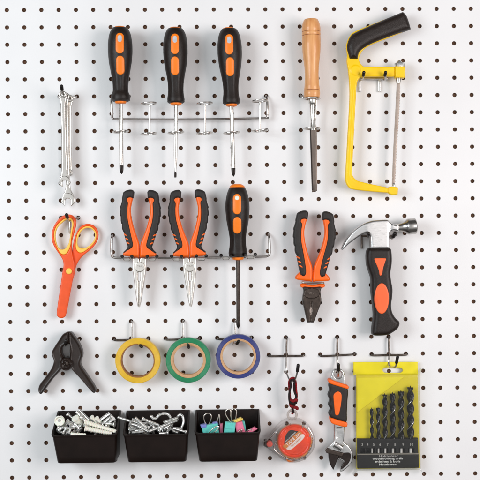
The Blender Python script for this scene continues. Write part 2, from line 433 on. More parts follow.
# ------------------------------------------------------------------ hooks and racks
HG = 'wire hooks plugged into the pegboard'
def tbar_hook(label, top, bar, jpts, tip, metal_bar=M_wired, up=M_wire):
    """cross-shaped wire hook: upright from the hole `top`, cross bar, J arm, black tip"""
    t = thing('pegboard_hook', label, 'hook', P(bar[1][0], bar[1][1], 0), HG)
    x0, y0 = bar[0]; x1, y1 = bar[-1]; xm, ym = bar[1]
    obj('cross_bar', tube([(x0, y0 - 1.0, -7), (x0 + .2, y0 - .6, 1.5), (x0 + 2.0, y0 + .2, 3.0), (xm, ym, 3.2), (x1 - 2.0, y1 + .2, 3.0), (x1 - .2, y1 - .6, 1.5), (x1, y1 - 1, -7)], 1.0, 10, 5), metal_bar, t)
    obj('upright', tube([(top[0], top[1], -7), (top[0] + .1, top[1] + .3, 2), (top[0] + .3, top[1] + 2.5, 5.4), ((top[0] + xm) / 2, (top[1] + ym) / 2, 6), (xm, ym, 6.2), jpts[0]], 0.95, 10, 5), up, t)
    obj('arm', tube(jpts, 0.9, 10, 5), M_wire, t)
    obj('rubber_tip', ballend(tip[0], 1.55, tip[1]), M_black_gloss, t)
    return t
tbar_hook('cross-shaped wire hook that holds up the yellow tape roll', (131.5, 321), [(114.2, 340), (131.9, 339.6), (148.4, 339.4)],
          [(132, 340, 6.2), (133.2, 342.8, 9), (137, 344.0, 20), (140.4, 345.6, 31)], [(140.4, 345.6, 31), (141.6, 346.6, 34)])
tbar_hook('cross-shaped wire hook that holds up the green tape roll', (183.2, 320.5), [(165.5, 339.4), (183.5, 339.2), (199.8, 338.6)],
          [(183.6, 340, 6.2), (184.6, 342.4, 9), (186.8, 343.2, 20), (188.4, 345.0, 31)], [(188.3, 345.4, 31), (188.7, 347.3, 34)])
tbar_hook('cross-shaped wire hook behind the top of the blue tape roll', (235.4, 320.4), [(217.4, 338.9), (234.8, 339.2), (251.4, 337.4)],
          [(234.6, 340, 6.2), (233.6, 343.6, 7), (233.4, 345.0, 10), (235.2, 344.2, 22), (237.6, 342.6, 30)], [(237.0, 343.8, 31), (238.6, 341.2, 35)])
tbar_hook('cross-shaped wire hook with the red and black cord looped over its arm', (286.4, 337.4), [(269.1, 356.0), (286.6, 355.9), (303.8, 355.6)],
          [(286.5, 357, 6.2), (286.2, 370, 6.2), (287.6, 375.6, 12), (290.6, 381.0, 20), (294.4, 380.4, 28), (296.8, 374, 36), (297.6, 369, 38)], [(297.4, 371, 37.5), (298.1, 365.2, 39.5)], up=M_wired)
tbar_hook('cross-shaped wire hook that the adjustable wrench hangs from', (337.1, 337.0), [(320.2, 355.9), (337.3, 355.4), (354.8, 354.2)],
          [(337.2, 356, 6.2), (337.2, 362, 6.2), (337.6, 373, 14), (338.2, 376.4, 22), (338.6, 373, 32), (338.5, 369, 37)], [(338.5, 370.2, 36.5), (338.5, 364.6, 39)], up=M_wired)
tbar_hook('cross-shaped wire hook that the yellow drill case hangs from', (388.6, 336.6), [(371.5, 355.2), (389.2, 355.0), (406.4, 354.6)],
          [(389.0, 356, 6.2), (388.6, 362, 6.2), (389.4, 366.4, 12), (392.2, 367.4, 22), (395.6, 366.2, 30), (396.8, 361.5, 35)], [(396.5, 362.6, 34), (397.6, 357.0, 37)], up=M_wired)
def rack1():
    t = thing('screwdriver_rack', 'wire rack with upright ring holders carrying the three screwdrivers in the top row', 'tool rack', P(190, 118, 0))
    obj('rail', tube([(112.4, 97.4, -7), (111.6, 98.6, 3), (111.7, 102, 8.5), (111.9, 108, 10), (112.1, 116, 10.4), (113.6, 118.8, 10.6), (120, 119.2, 10.6), (190, 119.4, 10.6), (262, 118.2, 10.6), (266.4, 117.4, 10.6), (267.6, 113, 10.4), (267.4, 106, 9.5), (267, 99.6, 7), (266.2, 96.2, 3), (265.6, 95.6, -7)], 1.05, 12, 6), M_rail, t)
    obj('rail_end', tube([(111.4, 99.5, 7), (111.5, 103, 10.6), (111.8, 109, 11.2), (112.2, 115, 11.2)], 1.25, 12, 5), M_wire, t)
    obj('rail_end', tube([(267.6, 114.6, 11.2), (267.5, 108, 11.2), (267.2, 101, 9)], 1.25, 12, 5), M_wire, t)
    for x, yt, yb in ((120.6, 99.6, 131.6), (148.8, 103.5, 133.8), (176.0, 100.4, 132.6), (204.6, 103.4, 133.3), (231.6, 101.2, 132.8), (260.0, 100.8, 130.6)):
        g = []
        for y in (yt, yb):
            c0 = P(x, y, 27, 27); rr = mm(7.6 if x in (148.8, 204.6, 260.0) or y > 110 else 6.4); ring = []
            for k in range(20):
                a = 2 * math.pi * k / 20 + math.pi / 2
                ring.append((c0[0] + rr * math.cos(a), c0[1] + rr * math.sin(a) , c0[2] + 0.0008 * math.cos(a)))
            g.append(tube(ring, 0.00115, 8, 2, closed=True, px=False))
        top, bot = P(x, yt, 27, 27), P(x, yb, 27, 27)
        g.append(tube([top + np.array((.0004, mm(7.6), 0)), (top + bot) / 2 + np.array((.0002, mm(7.6), 0)), bot + np.array((0, mm(7.6), 0))], 0.0014, 10, 3, px=False))
        obj('ring_holder', bmjoin(g), M_wire, t)
rack1()
def rack2():
    t = thing('plier_rack', 'wire rack with paired black-tipped prongs under the needle-nose pliers and the low screwdriver', 'tool rack', P(190, 257, 0))
    obj('rail', tube([(113.0, 234.6, -7), (112.4, 235.4, 3), (111.8, 238, 8.5), (111.6, 245, 10), (111.6, 254, 10.4), (113.4, 257.4, 10.6), (122, 257.9, 10.6), (190, 257.9, 10.6), (258, 256.8, 10.6), (267, 256.1, 10.6), (269.6, 253.6, 10.5), (269.6, 246, 10), (269.2, 238, 8.5), (268.6, 234.2, 3), (267.8, 233.4, -7)], 1.1, 12, 6), M_rail, t)
    obj('rail_end', tube([(111.7, 238.6, 9), (111.5, 246, 11.4), (111.6, 252, 11.4), (112.6, 256.4, 11.4), (115.5, 257.8, 11.6), (121, 258.0, 11.6)], 1.3, 12, 5), M_wire, t)
    obj('rail_end', tube([(269.5, 252, 11.2), (269.6, 246, 11.2), (269.2, 238.4, 9)], 1.3, 12, 5), M_wire, t)
    for x, y in ((127, 257), (152.1, 257), (176.5, 257), (201.4, 256.6), (226, 256), (250.4, 255)):
        b = obj('clip_plate', bmjoin([puff([(x - 3.6, y + .6), (x + 3.6, y + .6), (x + 3.2, y + 4.2), (x - 3.2, y + 4.2)], 11.5, 16, 0.8, s=2, bs=1.2)]), M_wire, t)
        for s in (-1, 1):
            obj('prong', tube([(x + s * 3.0, y + 2.2, 13), (x + s * 4.3, y + 1.6, 20), (x + s * 4.7, y + .6, 32), (x + s * 4.8, y - 0.4, 38)], 0.95, 10, 4), M_wire, t)
            obj('rubber_tip', ballend((x + s * 4.8, y + .2, 35), 1.75, (x + s * 4.85, y - .7, 41)), M_black_gloss, t)
rack2()

# ------------------------------------------------------------------ screwdrivers
def screwdriver(label, ctop, cbot, tip, H, wins, prof, shaft_r, kind, capr, collar):
    """ctop/cbot: px of handle top/bottom centre; prof: [(frac, r px)]"""
    t = thing('screwdriver', label, 'screwdriver', P(ctop[0], ctop[1], H), 'black and orange screwdrivers')
    a = (ctop[0], ctop[1], H); b = (cbot[0], cbot[1], H)
    pr = []
    for k in range(61):
        f = k / 60; xs = [q[0] for q in prof]; ys = [q[1] for q in prof]
        pr.append((f, float(np.interp(f, xs, ys))))
    rad = np.array([q[1] for q in pr]); ker = np.array([1, 2, 3, 2, 1]) / 9.0
    rs = np.convolve(np.pad(rad, 2, 'edge'), ker, 'valid'); rs[0] = rad[0]; rs[-1] = rad[-1]; rs[1] = rad[1]; rs[-2] = rad[-2]
    pr = [(q[0], float(r)) for q, r in zip(pr, rs)]
    def mod(tt, th):
        w = math.exp(-((tt - 0.76) / 0.13) ** 2); return 1 - 0.085 * w * (0.5 + 0.5 * math.cos(8 * th)) 
    hb = lathe(a, b, pr, 48, mod)
    h = obj('handle', hb, M_black, t)
    ln = cbot[1] - ctop[1]
    e = capr
    obj('end_cap', lathe((ctop[0], ctop[1], H), (ctop[0], ctop[1] - e[1], H), [(-.8, e[0]), (0.0, e[0]), (0.35, e[0] * .93), (0.7, e[0] * .74), (0.93, e[0] * .42), (1.0, 0.1)], 32), M_or, t)
    for i, (x, y0, y1, rx) in enumerate(wins):
        g = patch(caps(x, (y0 + y1) / 2, rx, (y1 - y0) / 2), hb, 0.7, 1.2, 1.0, 0.6, href=H + 14)
        ins = obj('orange_inlay', g, M_or, t)
        if i == 0:
            hy = y0 + 6.0 if kind != 'low' else y0 + 4.0
            if kind == 'low': g2 = patch(ell(x, hy, 2.1, 2.2, 18), g, 0.35, 0.8, 0.8, 0.5, href=H + 14, sink=.6)
            else: g2 = patch(caps(x, hy, 2.1, 3.5, 6), g, 0.25, 0.5, 0.8, 0.5, href=H + 14, sink=.6)
            obj('hanging_hole_inlay', g2, M_nyl if kind == 'low' else M_eye, ins)  # pale inlay painted as the bright board seen through a hanging hole
            g3 = patch(ell(x - .3, hy + (2.9 if kind == 'low' else -2.2), 1.7, 1.0, 14), g, 0.45, 0.5, 0.8, 0.5, href=H + 14, sink=.6)
            obj('eyelet_shade', g3, M_woodd, ins) if False else None
    obj('collar', lathe((cbot[0], cbot[1], H), (cbot[0], cbot[1] + collar[1], H), [(-.5, collar[0] * 1.02), (0.2, collar[0] * 1.02), (.75, collar[0] * .93), (1.0, collar[0] * .6), (1.05, .1)], 28), M_or, t)
    s0 = (cbot[0], cbot[1] + collar[1] * .9, H); 
    L0 = tip[1] - s0[1]
    if kind == 'slot':
        sh = lathe(s0, (tip[0], tip[1] - 6, H), [(0, shaft_r), (0.76, shaft_r), (0.84, shaft_r * .86), (1, shaft_r * .5)], 20)
        obj('shaft', sh, M_chrome, t)
        obj('blade_tip', lathe((tip[0], tip[1] - 6, H), (tip[0], tip[1], H), [(0, shaft_r * .5), (.35, shaft_r * .62), (.8, shaft_r * .62), (1, shaft_r * .5)], 16, squash=.5), M_tip, t)
    else:
        fr = 0.88
        mid = (s0[0] + (tip[0] - s0[0]) * fr, s0[1] + L0 * fr, H)
        obj('shaft', lathe(s0, mid, [(0, shaft_r), (0.99, shaft_r), (1, shaft_r * .95)], 24), M_chrome if kind != 'low' else M_dsteel, t)
        m2 = lambda tt, th: 1 - 0.45 * max(0, min(1, (tt - .35) * 2)) * (0.5 + 0.5 * math.cos(4 * th)) ** 2
        sr = shaft_r * (1.12 if kind == 'low' else 1.02)
        obj('cross_tip', lathe(mid, (tip[0], tip[1], H), [(0, sr * .96), (.03, sr), (.45, sr), (.62, sr * .95), (.8, sr * .7), (.93, sr * .42), (1, sr * .2)], 32, m2), M_tip, t)
    return t
M_eye = mat('pale_hole_fill', c(196, 200, 208), 0.4)
PR = [(0, 7.4), (.03, 9.2), (.09, 10.9), (.2, 12.1), (.33, 12.25), (.48, 11.2), (.62, 9.4), (.74, 8.2), (.84, 7.9), (.9, 8.3), (.95, 8.9), (.985, 8.7), (1, 7.2)]
PR1 = [(0, 7.4), (.03, 9.2), (.09, 10.9), (.2, 12.1), (.33, 12.25), (.48, 11.2), (.62, 9.4), (.74, 8.2), (.84, 7.8), (.89, 8.1), (.905, 9.6), (.93, 9.7), (.94, 8.6), (.955, 9.7), (.985, 9.5), (1, 7.4)]
PR4 = [(0, 7.6), (.03, 8.9), (.09, 10.4), (.2, 11.9), (.3, 12.2), (.46, 11.3), (.62, 9.4), (.74, 8.5), (.84, 8.7), (.93, 9.6), (.98, 9.3), (1, 7.4)]
screwdriver('leftmost cross-tip screwdriver in the top rack, with a ribbed foot on its handle', (120.0, 28.2), (120.7, 101.6), (121.6, 174), 27, [(120, 33, 54, 4.1), (120.3, 56, 74.5, 4.1)], PR1, 2.1, 'cross', (6.6, 1.9), (5.6, 2.2))
screwdriver('black and orange screwdriver with a thin tapering flat tip, middle one in the top rack', (175.2, 29.0), (176.0, 103.2), (175.4, 177.5), 27, [(175.0, 33.8, 54.6, 4.1), (175.0, 56.8, 75, 4.1)], PR, 1.9, 'slot', (6.6, 1.9), (5.6, 2.2))
screwdriver('black and orange cross-tip screwdriver at the right end of the top rack', (229.0, 29.4), (231.4, 104.4), (233.6, 176.5), 27, [(229.2, 34.4, 55, 4.1), (230.0, 57.6, 76, 4.1)], PR, 2.1, 'cross', (6.6, 1.9), (5.6, 2.2))
screwdriver('dark-shafted screwdriver with a wide orange end cap in the second row beside the pliers', (237.2, 187.4), (238.0, 257.2), (238.3, 328.4), 27, [(237.0, 194, 214.4, 4.2), (237.2, 217, 233.6, 4.2)], PR4, 1.9, 'low', (7.7, 3.6), (5.8, 3.0))

# ------------------------------------------------------------------ pliers
OUT = [(0.4, -0.3), (0.4, -11), (1.5, -16), (3.9, -22.5), (6.2, -29), (8.1, -36), (9.3, -42), (9.7, -48), (8.8, -54), (7.4, -60), (6.8, -65, 1), (8.2, -66.8), (11.4, -66.9), (14.5, -66), (15.4, -63.6), (16.4, -57), (18.0, -47), (17.9, -38.2), (15.8, -28.2), (13.4, -20.7), (11.6, -13), (11.8, -9.5), (13.8, -7), (16.0, -4.6), (16.6, -2.2), (14.6, -1.0), (9, -0.4), (3.0, -0.2)]
BLK = [(6.6, -65, 1), (8.1, -67.1), (11.4, -67.3), (14.7, -66.3), (17.2, -64.6, 1), (18.2, -60), (18.5, -57.6), (18.4, -56.4), (19.4, -52.5), (20.3, -49.5), (19.9, -48), (20.3, -44), (20.2, -41.4), (19.6, -40.4), (19.4, -36), (18.8, -33.5), (18.1, -32.6), (17.9, -28.2), (16.6, -25.2), (15.9, -24.2), (15.3, -20.7), (13.2, -14), (12.1, -10.4), (13.6, -7.4), (16.2, -5.0), (15.4, -4.2), (11.6, -6.4), (9, -8.0), (6.9, -9.8), (6.2, -12.6), (7.2, -17.5), (8.6, -23), (10.2, -30), (11.6, -36), (12.3, -41.5), (12.4, -48), (11.9, -53), (12.2, -55.2), (13.2, -56.6), (12.8, -58.2), (10.6, -59), (7.2, -58.8, 1)]
def half(pts, axis, k=1.0, side=-1):
    (xa, ya), (xb, yb) = axis  # xb,yb is the shoulder point (v=0)
    L = math.hypot(xb - xa, yb - ya); dx, dy = (xb - xa) / L, (yb - ya) / L
    nx, ny = -dy * -1, dx * -1
    nx, ny = (dy, -dx)
    res = []
    for p in pts:
        u, v = p[0] * k, p[1] * k
        q = (xb + dx * v + side * nx * u, yb + dy * v + side * ny * u)
        res.append(q + ((1,) if len(p) > 2 else ()))
    return res
BLK2 = [(u, v + 4.2 * max(0, 1 - abs(v + 9.5) / 12), *w) if v < -6.5 else (u, v + 1.2, *w) for (u, v, *w) in BLK]
def grips(t, axis, k, h0, blk=BLK):
    for side in (-1, 1):
        core = obj('handle', puff(sm(half(OUT, axis, k, side), 4), h0 + 1.5, h0 + 13.5, 2.4, s=1.7, bs=1.0), M_or2, t)
        gb = puff(sm(half(blk, axis, k, side), 3), h0, h0 + 15.4, 2.6, s=1.5, bs=0.8, href=h0 + 8)
        g = obj('rubber_grip', gb, M_grip, core)
        for (u, v) in ((14.6, -22.2), (13.0, -18.0), (11.6, -13.9)):
            st = [(u + 1.7, v - 1.0), (u + 0.6, v - 1.2), (u - 1.3, v + .1), (u - 1.5, v + 1.0), (u - .4, v + .9), (u + 1.5, v - .1)]
            obj('grip_stripe', patch(sm(half(st, axis, k, side), 3), gb, 0.5, 0.5, 0.8, 0.5), M_or2, core)
def needle_pliers(label, axis, tip):
    t = thing('needle_nose_pliers', label, 'pliers', P(axis[1][0], axis[1][1], 22), 'needle-nose pliers in the second row')
    grips(t, axis, 1.0, 16)
    J = [(0.3, 1.0), (6.3, 0.8), (6.7, 3), (6.6, 12), (5.4, 22), (3.2, 38), (1.6, 47.5), (0.35, 49.5), (0.3, 38), (0.35, 24, 1), (1.2, 23, 1), (1.2, 15, 1), (0.3, 15, 1)]
    for side in (-1, 1):
        pts = half(J, axis, 1.0, side)
        def dsp(X, Y, d): return np.where(Y > axis[1][1] + 14, -1.6 * np.clip((Y - axis[1][1] - 14) / 34, 0, 1), 0)
        obj('jaw', puff(sm(pts, 3), 17, 29, 1.3, s=1.5, bs=0.9, disp=dsp), M_nickel, t)
    cx, cy = half([(0, 9.5)], axis)[0][:2]
    obj('pivot', puff(ell(cx, cy, 5.2, 5.2, 30), 26, 30.4, 0.7, s=1.6, bs=0.8), M_nickel, t)
    obj('maker_mark', txt('CR-V', cx, cy - .4, 30.4, 1.8, math.degrees(math.atan2(axis[1][1] - axis[0][1], axis[1][0] - axis[0][0])) - 90, 0.1), M_blade, t)
needle_pliers('needle-nose pliers with black and orange grips, left of the pair on the second rack', ((140.9, 190), (139.8, 257.2)), None)
needle_pliers('needle-nose pliers between the other needle-nose pair and the dark-shafted screwdriver, nose leaning right', ((187.9, 190), (189.6, 257.0)), None)
def combo_pliers():
    axis = ((315.2, 211), (312.3, 281.3))
    t = thing('combination_pliers', 'heavy combination pliers with dark blunt jaws and black and orange grips beside the hammer', 'pliers', P(312, 281, 20))
    grips(t, axis, 1.045, 12, BLK2)
    obj('lower_shoulder', puff(sm([(300.2, 284.2), (304, 283.6), (312, 285.4), (320, 283.6), (324.4, 284.2), (323.6, 287.2), (316, 288.4), (308, 288.4), (301.2, 287.2)], 4), 14, 25, 1.2, s=1.6), M_or2, t)
    H = [(303.0, 286.5), (312, 287), (320.8, 286.5), (320.2, 291), (320.6, 295.6, 1), (321.0, 301.6), (317.8, 311), (313.6, 322.4, 1), (307.2, 322.4, 1), (304.4, 310), (302.4, 300.8), (302.6, 295.9, 1), (303.6, 291)]
    def dsp(X, Y, d):
        w = np.clip((Y - 297) / 25, 0, 1); return -2.5 * w + 0.9 * np.where(np.hypot((X - 311.2) / 1.6, (Y - 293) / 1) < 5, 1, 0) - 1.2 * np.exp(-((X - (311.6 - .05 * (Y - 300))) / .5) ** 2) * (Y > 301)
    obj('jaws', puff(sm(H, 4), 13, 27, 1.6, s=0.8, bs=0.8, disp=dsp), M_dsteel, t)
    hb = puff(sm(H, 4), 13, 27, 1.6, s=1.2, bs=0.8, disp=dsp)
    obj('pipe_grip', patch(sm([(310.9, 306.6), (312.4, 310.6), (311.0, 315), (309.2, 311)], 4), hb, 0.5, .6, .8, .5), M_blade, t)
    obj('maker_mark', txt('CR-V', 311.4, 292.8, 28.2, 1.7, 3, 0.15), M_blade, t)
    h = thing('pegboard_hook', 'wire hook crossing under the shoulders of the dark-jawed pliers', 'hook', P(313, 283, 0), HG)
    obj('arm', tube([(304.0, 284.4, -7), (304.2, 283.6, 4), (302.4, 282.4, 14), (302.2, 282.2, 26), (304, 282.4, 29.4), (313, 282.8, 30), (322, 283, 29.4), (323.8, 283, 26), (322.6, 283.4, 14), (321.4, 284.2, 4), (321.4, 284.4, -7)], .85, 10, 5), M_wire, h)
combo_pliers()

# ------------------------------------------------------------------ chisel and its holder
def chisel():
    t = thing('wood_chisel', 'wood chisel with a turned beech handle and a long grey blade', 'chisel', P(312, 97, 24))
    H = 24; a = (311.0, 19.6, H); b = (312.1, 97.8, H); ln = 78.2
    pts = [(0, 6.6), (.6, 7.2), (4.5, 8.7), (8, 9.3), (11.7, 9.4), (12.5, 9.0), (13.3, 9.35), (15.6, 9.35), (16.4, 8.95), (17.2, 9.35), (26, 9.25), (33, 8.9), (40, 8.1), (47, 7.25), (54, 6.85), (60, 6.95), (66, 7.4), (70.0, 7.9), (70.8, 7.55), (71.6, 8.05), (75.0, 8.1), (75.6, 7.9), (77.4, 7.6), (78.2, 6.6)]
    obj('handle', lathe(a, b, [(p / ln, r) for p, r in pts], 48), M_wood, t)
    for y, r in ((12.5, 9.12), (16.4, 9.1), (70.8, 7.68)):
        obj('groove', lathe(a, b, [((y - .35) / ln, r - 1), ((y - .35) / ln, r), ((y + .35) / ln, r), ((y + .35) / ln, r - 1)], 40), M_woodd, t)  # darker brown band in each turned groove
    obj('ferrule', lathe((312.2, 97.4, H), (312.5, 105, H), [(0, 3.7), (.1, 3.9), (.8, 3.8), (.85, 3.5), (1, 3.1)], 28), M_chrome, t)
    obj('shank', lathe((312.4, 104.5, H), (313.2, 130, H), [(0, 2.9), (.3, 2.6), (.7, 2.4), (.88, 3.1), (.95, 3.5), (1, 3.3)], 28), M_chrome, t)
    bl = [(309.8, 128.4, 1), (316.6, 128.4, 1), (317.0, 150), (317.2, 190.6, 1), (315.4, 191.8), (312.6, 191.8, 1), (311.8, 189), (310.6, 155)]
    obj('blade', puff(sm(bl, 4), 22, 27, .9, s=2.5, disp=lambda X, Y, d: np.where(Y > 184, -(Y - 184) * .35, 0)), M_chis, t)
    obj('blade_bevel', puff([(309.9, 129.5), (311.0, 129.5), (312.2, 157), (313.2, 190), (312.2, 190), (310.8, 157)], 26.0, 27.2, .3, s=3), M_tip, t)
    h = thing('tool_holder', 'single wire ring holder that the wooden chisel stands in', 'tool holder', P(312, 98, 0), HG)
    g = []
    for y, x in ((98.6, 311.9), (128.4, 312.0)):
        c0 = P(x, y, H); rr = mm(7.8); ring = [(c0[0] + rr * math.cos(q), c0[1] + rr * math.sin(q), c0[2]) for q in [2 * math.pi * k / 20 for k in range(20)]]
        g.append(tube(ring, 0.00115, 8, 2, closed=True, px=False))
    obj('ring', g[0], M_wire, h); obj('ring', g[1], M_wire, h)
    obj('stem', tube([(316.2, 98.8, 13), (316.0, 110, 12.5), (314.8, 120, 12.5), (314.4, 128.2, 13)], 1.0, 10, 4), M_wire, h)
    obj('peg', tube([(300.2, 95.4, -7), (300.6, 95.6, 3), (302.4, 97.2, 6), (308, 99.4, 10), (314, 99.4, 12.6)], 1.1, 10, 4), M_wire, h)
M_chis = mat('dark_blade_steel', c(126, 114, 106), 0.42, 0.6, 0.5, 0.08, 60, 0.1, 600, stretch=(3, 1, .5))
chisel()

# ------------------------------------------------------------------ hacksaw
def hacksaw():
    t = thing('mini_hacksaw', 'yellow-framed mini hacksaw with a slanting black handle and a narrow blade', 'saw', P(352, 70, 18))
    fr = [(346.6, 62), (347.0, 55), (346.0, 48), (346.6, 43), (349.8, 36), (356.0, 31.2), (380, 21.4), (402.6, 12.6, 1), (409.9, 29.4, 1), (392, 36.6), (375, 43.2), (367.0, 47.2), (362.0, 51.6), (358.9, 58), (359.6, 62.6), (362.2, 65.9), (367, 67.1), (394.8, 67.2, 1), (394.8, 77.0, 1), (368, 77.0), (361, 77.6), (357.6, 81), (356.2, 88), (355.6, 100), (353.4, 140), (352.0, 171), (352.4, 175.6), (355.6, 179.6), (362, 182.2), (388.6, 187.9, 1), (388.6, 192.9, 1), (370, 191.5), (352.6, 189.4), (347.8, 186.4), (345.4, 181), (345.4, 172), (347.2, 140), (349.2, 104), (349.4, 88), (348.2, 72)]
    def dsp(X, Y, d):
        rim = -0.9 * np.exp(-((d - 1.9) / .5) ** 2)
        boss = 1.3 / (1 + np.exp((np.hypot(X - 355.2, Y - 70.8) - 5.0) * 5)); return rim * 0.45 * (Y > 90) + boss
    obj('frame', puff(sm(fr, 4), 14, 22, 1.4, s=0.75, bs=0.7, disp=dsp), M_yel, t)
    hd = [(347.0, 49.5), (347.0, 44.6), (350.2, 36.6), (356.2, 31.9), (380, 21.2), (402.9, 11.7, 1), (406.4, 15.4), (409, 22), (410.9, 29.0, 1), (392, 35.8), (375, 42.3), (366.4, 46.6), (360.6, 50.8), (358.4, 54.8), (357.8, 59.3, 1), (349.6, 59.0, 1), (348.2, 54)]
    obj('handle_sleeve', puff(sm(hd, 4), 8, 29, 6.0, s=1.5, bs=0.9, href=22), M_sleeve, t)
    obj('blade_holder', puff(sm([(394.6, 66.9, 1), (403.9, 67.0, 1), (404.4, 72), (403.8, 78.4, 1), (394.6, 78.2, 1)], 2), 11, 25, 1.2, s=1.6), M_yel, t)
    obj('tension_knob', lathe((399.4, 67.2, 18), (399.2, 60.6, 18), [(0, 5), (.5, 5), (.62, 4.6), (.64, 2.6), (.85, 2.4), (1, 1.4)], 24, lambda a, th: 1 + .04 * math.cos(12 * th)), M_zinc, t)
    obj('blade_pin', lathe((398.6, 78, 18), (398.2, 83.4, 18), [(0, 2.6), (.2, 2.8), (.7, 2.6), (1, 2.2)], 18), M_chrome, t)
    obj('blade', puff([(396.8, 82), (400.0, 82.2), (399.4, 104), (396.4, 150), (394.8, 184.6), (391.8, 184.4), (393.2, 150), (395.7, 104)], 17.4, 18.6, .3, s=2, bs=1.5), M_saw, t)
    tooth = []
    for k in range(64):
        f = k / 64; y = 86 + 96 * f; x = float(np.interp(y, [82, 104, 150, 184.6], [400.0, 399.4, 396.4, 394.8])) - .15
        A, B, Cc = P(x, y, 18.4), P(x, y + 1.35, 18.4), P(x + .75, y + 1.2, 18.4); dd = np.array([0, .0008, 0])
        tooth.append((np.array([A, B, Cc, A + dd, B + dd, Cc + dd]), [(0, 1, 2), (3, 5, 4), (0, 3, 4, 1), (1, 4, 5, 2), (2, 5, 3, 0)]))
    obj('teeth', bmjoin(tooth), M_saw, t)
    obj('blade_clamp', puff(sm([(388.2, 187.3, 1), (392, 186.6), (397.6, 187.6, 1), (397.2, 194.6, 1), (391, 194.8), (388, 193.2, 1)], 3), 13, 23, 1.0, s=1.6), M_yel, t)
    obj('blade_pin', lathe((393.5, 188, 18), (393.7, 183.2, 18), [(0, 1.8), (.7, 1.7), (1, 1.2)], 16), M_chrome, t)
    h = thing('double_hook', 'double-pronged zinc hook under the upper arm of the yellow saw', 'hook', P(372, 78, 0), HG)
    obj('hook_bar', puff(sm([(361.5, 77.6), (368, 76.9), (386.6, 77.2), (388.4, 78.4), (386, 80), (366, 80)], 3), 2, 6, .6, s=2), M_wire, h)
    for x in (359.5, 379.3):
        obj('leg', puff([(x - 1.1, 79.4), (x + 1.1, 79.4), (x + 1.1, 92), (x - 1.1, 92)], 1.4, 4.4, .5, s=2), M_zinc, h)
    for x, x0 in ((363.7, 361), (385.4, 384)):
        obj('prong', tube([(x0, 79, 4), (x0 + .4, 80.2, 9), (x0 + 1.6, 79.2, 20), (x, 75, 28)], 1.0, 10, 4), M_wire, h)
        obj('rubber_tip', ballend((x - .4, 75.2, 27), 1.65, (x + .2, 72.4, 31)), M_black_gloss, h)
M_sleeve = mat('ribbed_black_rubber', c(34, 24, 19), 0.42, 0, 0.38, 0.10, 260, 0.6, 900, stretch=(1, 1, 1))
hacksaw()

# ------------------------------------------------------------------ claw hammer
def hammer():
    t = thing('claw_hammer', 'short claw hammer with a steel head and a black handle with coral inlays', 'hammer', P(380, 248, 20))
    head = [(341.2, 248.6, 1), (345.6, 239.8), (352.7, 231.0), (361.6, 224.3), (370.4, 220.9), (379, 219.9), (387.0, 219.9), (389.8, 222.6), (394, 224.5), (398, 224.4), (398, 231.0), (392.4, 230.8), (389.9, 232.2), (388.7, 237.0), (388.9, 248.6, 1), (369.8, 248.8, 1), (369.4, 238.5), (367.8, 234.2), (365.4, 233.2), (360.6, 235.2), (354.5, 239.4), (347.6, 244.9), (342.2, 250.2, 1)]
    def dsp(X, Y, d): return np.where(X < 366, -5.0 * np.clip((366 - X) / 26, 0, 1), 0) - .8 * np.exp(-((X - 389.5) / 1.2) ** 2)
    obj('head', puff(sm(head, 5), 13, 32, 2.2, s=1.5, bs=0.9, disp=dsp), M_steel, t)
    a, b = (396, 227.8, 22.5), (416, 225.9, 22.5)
    obj('striking_face', lathe(a, b, [(0, 3.6), (.2, 3.9), (.38, 5.0), (.5, 6.6), (.56, 7.6), (.6, 8.0), (.66, 8.1), (.93, 8.1), (.97, 7.9), (1, 7.2)], 40), M_hf, t)
    hd = [(368.6, 248.3), (374, 247.4), (384, 247.5), (389.6, 248.3), (390.9, 252), (391.3, 259), (391.0, 265), (389.8, 273), (390.6, 281), (392.0, 289.5), (391.4, 298), (390.5, 305), (391.6, 312), (394.6, 317.4), (398.6, 321.4), (398.6, 325), (396.2, 329), (390.6, 333), (387, 334.6), (380, 335.3), (373.4, 335.0), (371.6, 333.0), (371.9, 327), (373.2, 316), (372.4, 304), (370.9, 292), (370.8, 279), (368.6, 271.5), (366.5, 264), (366.0, 256), (366.7, 251)]
    hb = puff(sm(hd, 4), 9, 33, 4.6, s=1.6, bs=0.9, href=22)
    obj('handle', hb, M_black, t)
    obj('handle_inlay', patch(sm([(374.2, 258.7), (376, 258.2), (384, 258.2), (385.8, 258.9), (384.9, 262), (382.9, 268), (382.0, 273.6), (380.8, 275.4), (379.4, 275.0), (378.6, 270.5), (376.2, 264.4), (374.6, 261)], 4), hb, .7, 1, 1, .6, href=31), M_or3, t)
    obj('handle_inlay', patch(ell(381.5, 298.4, 7.3, 15.2, 44), hb, .8, 1.4, 1.2, .7, href=31), M_or3, t)
    h = thing('double_hook', 'double-pronged wire hook under the steel hammer head', 'hook', P(380, 236, 0), HG)
    obj('hook_bar', tube([(362, 236.4, -6), (362, 236, 3), (366, 236, 5), (380, 236.4, 5), (392, 236, 5), (396, 235.2, 3), (396, 235, -6)], 1.05, 10, 4), M_wired, h)
    obj('leg', tube([(361.8, 234.6, 3), (361.8, 240, 3.4), (361.8, 248.6, 3)], 1.0, 10, 3), M_wired, h)
    obj('prong', tube([(368.2, 237, 5), (368.2, 236.8, 14), (368.4, 235.6, 30), (368.6, 234.6, 36)], 1.0, 10, 4), M_wired, h)
    obj('prong', tube([(391.4, 238.0, 5), (391.8, 238.4, 14), (392.8, 237.6, 26), (394.4, 234.4, 34)], 1.1, 10, 4), M_wired, h)
    obj('rubber_tip', ballend((368.6, 234.8, 34), 1.9, (368.7, 233.6, 38)), M_black_gloss, h)
    obj('rubber_tip', ballend((393.4, 236.4, 31), 2.0, (395.0, 233.4, 35)), M_black_gloss, h)
hammer()

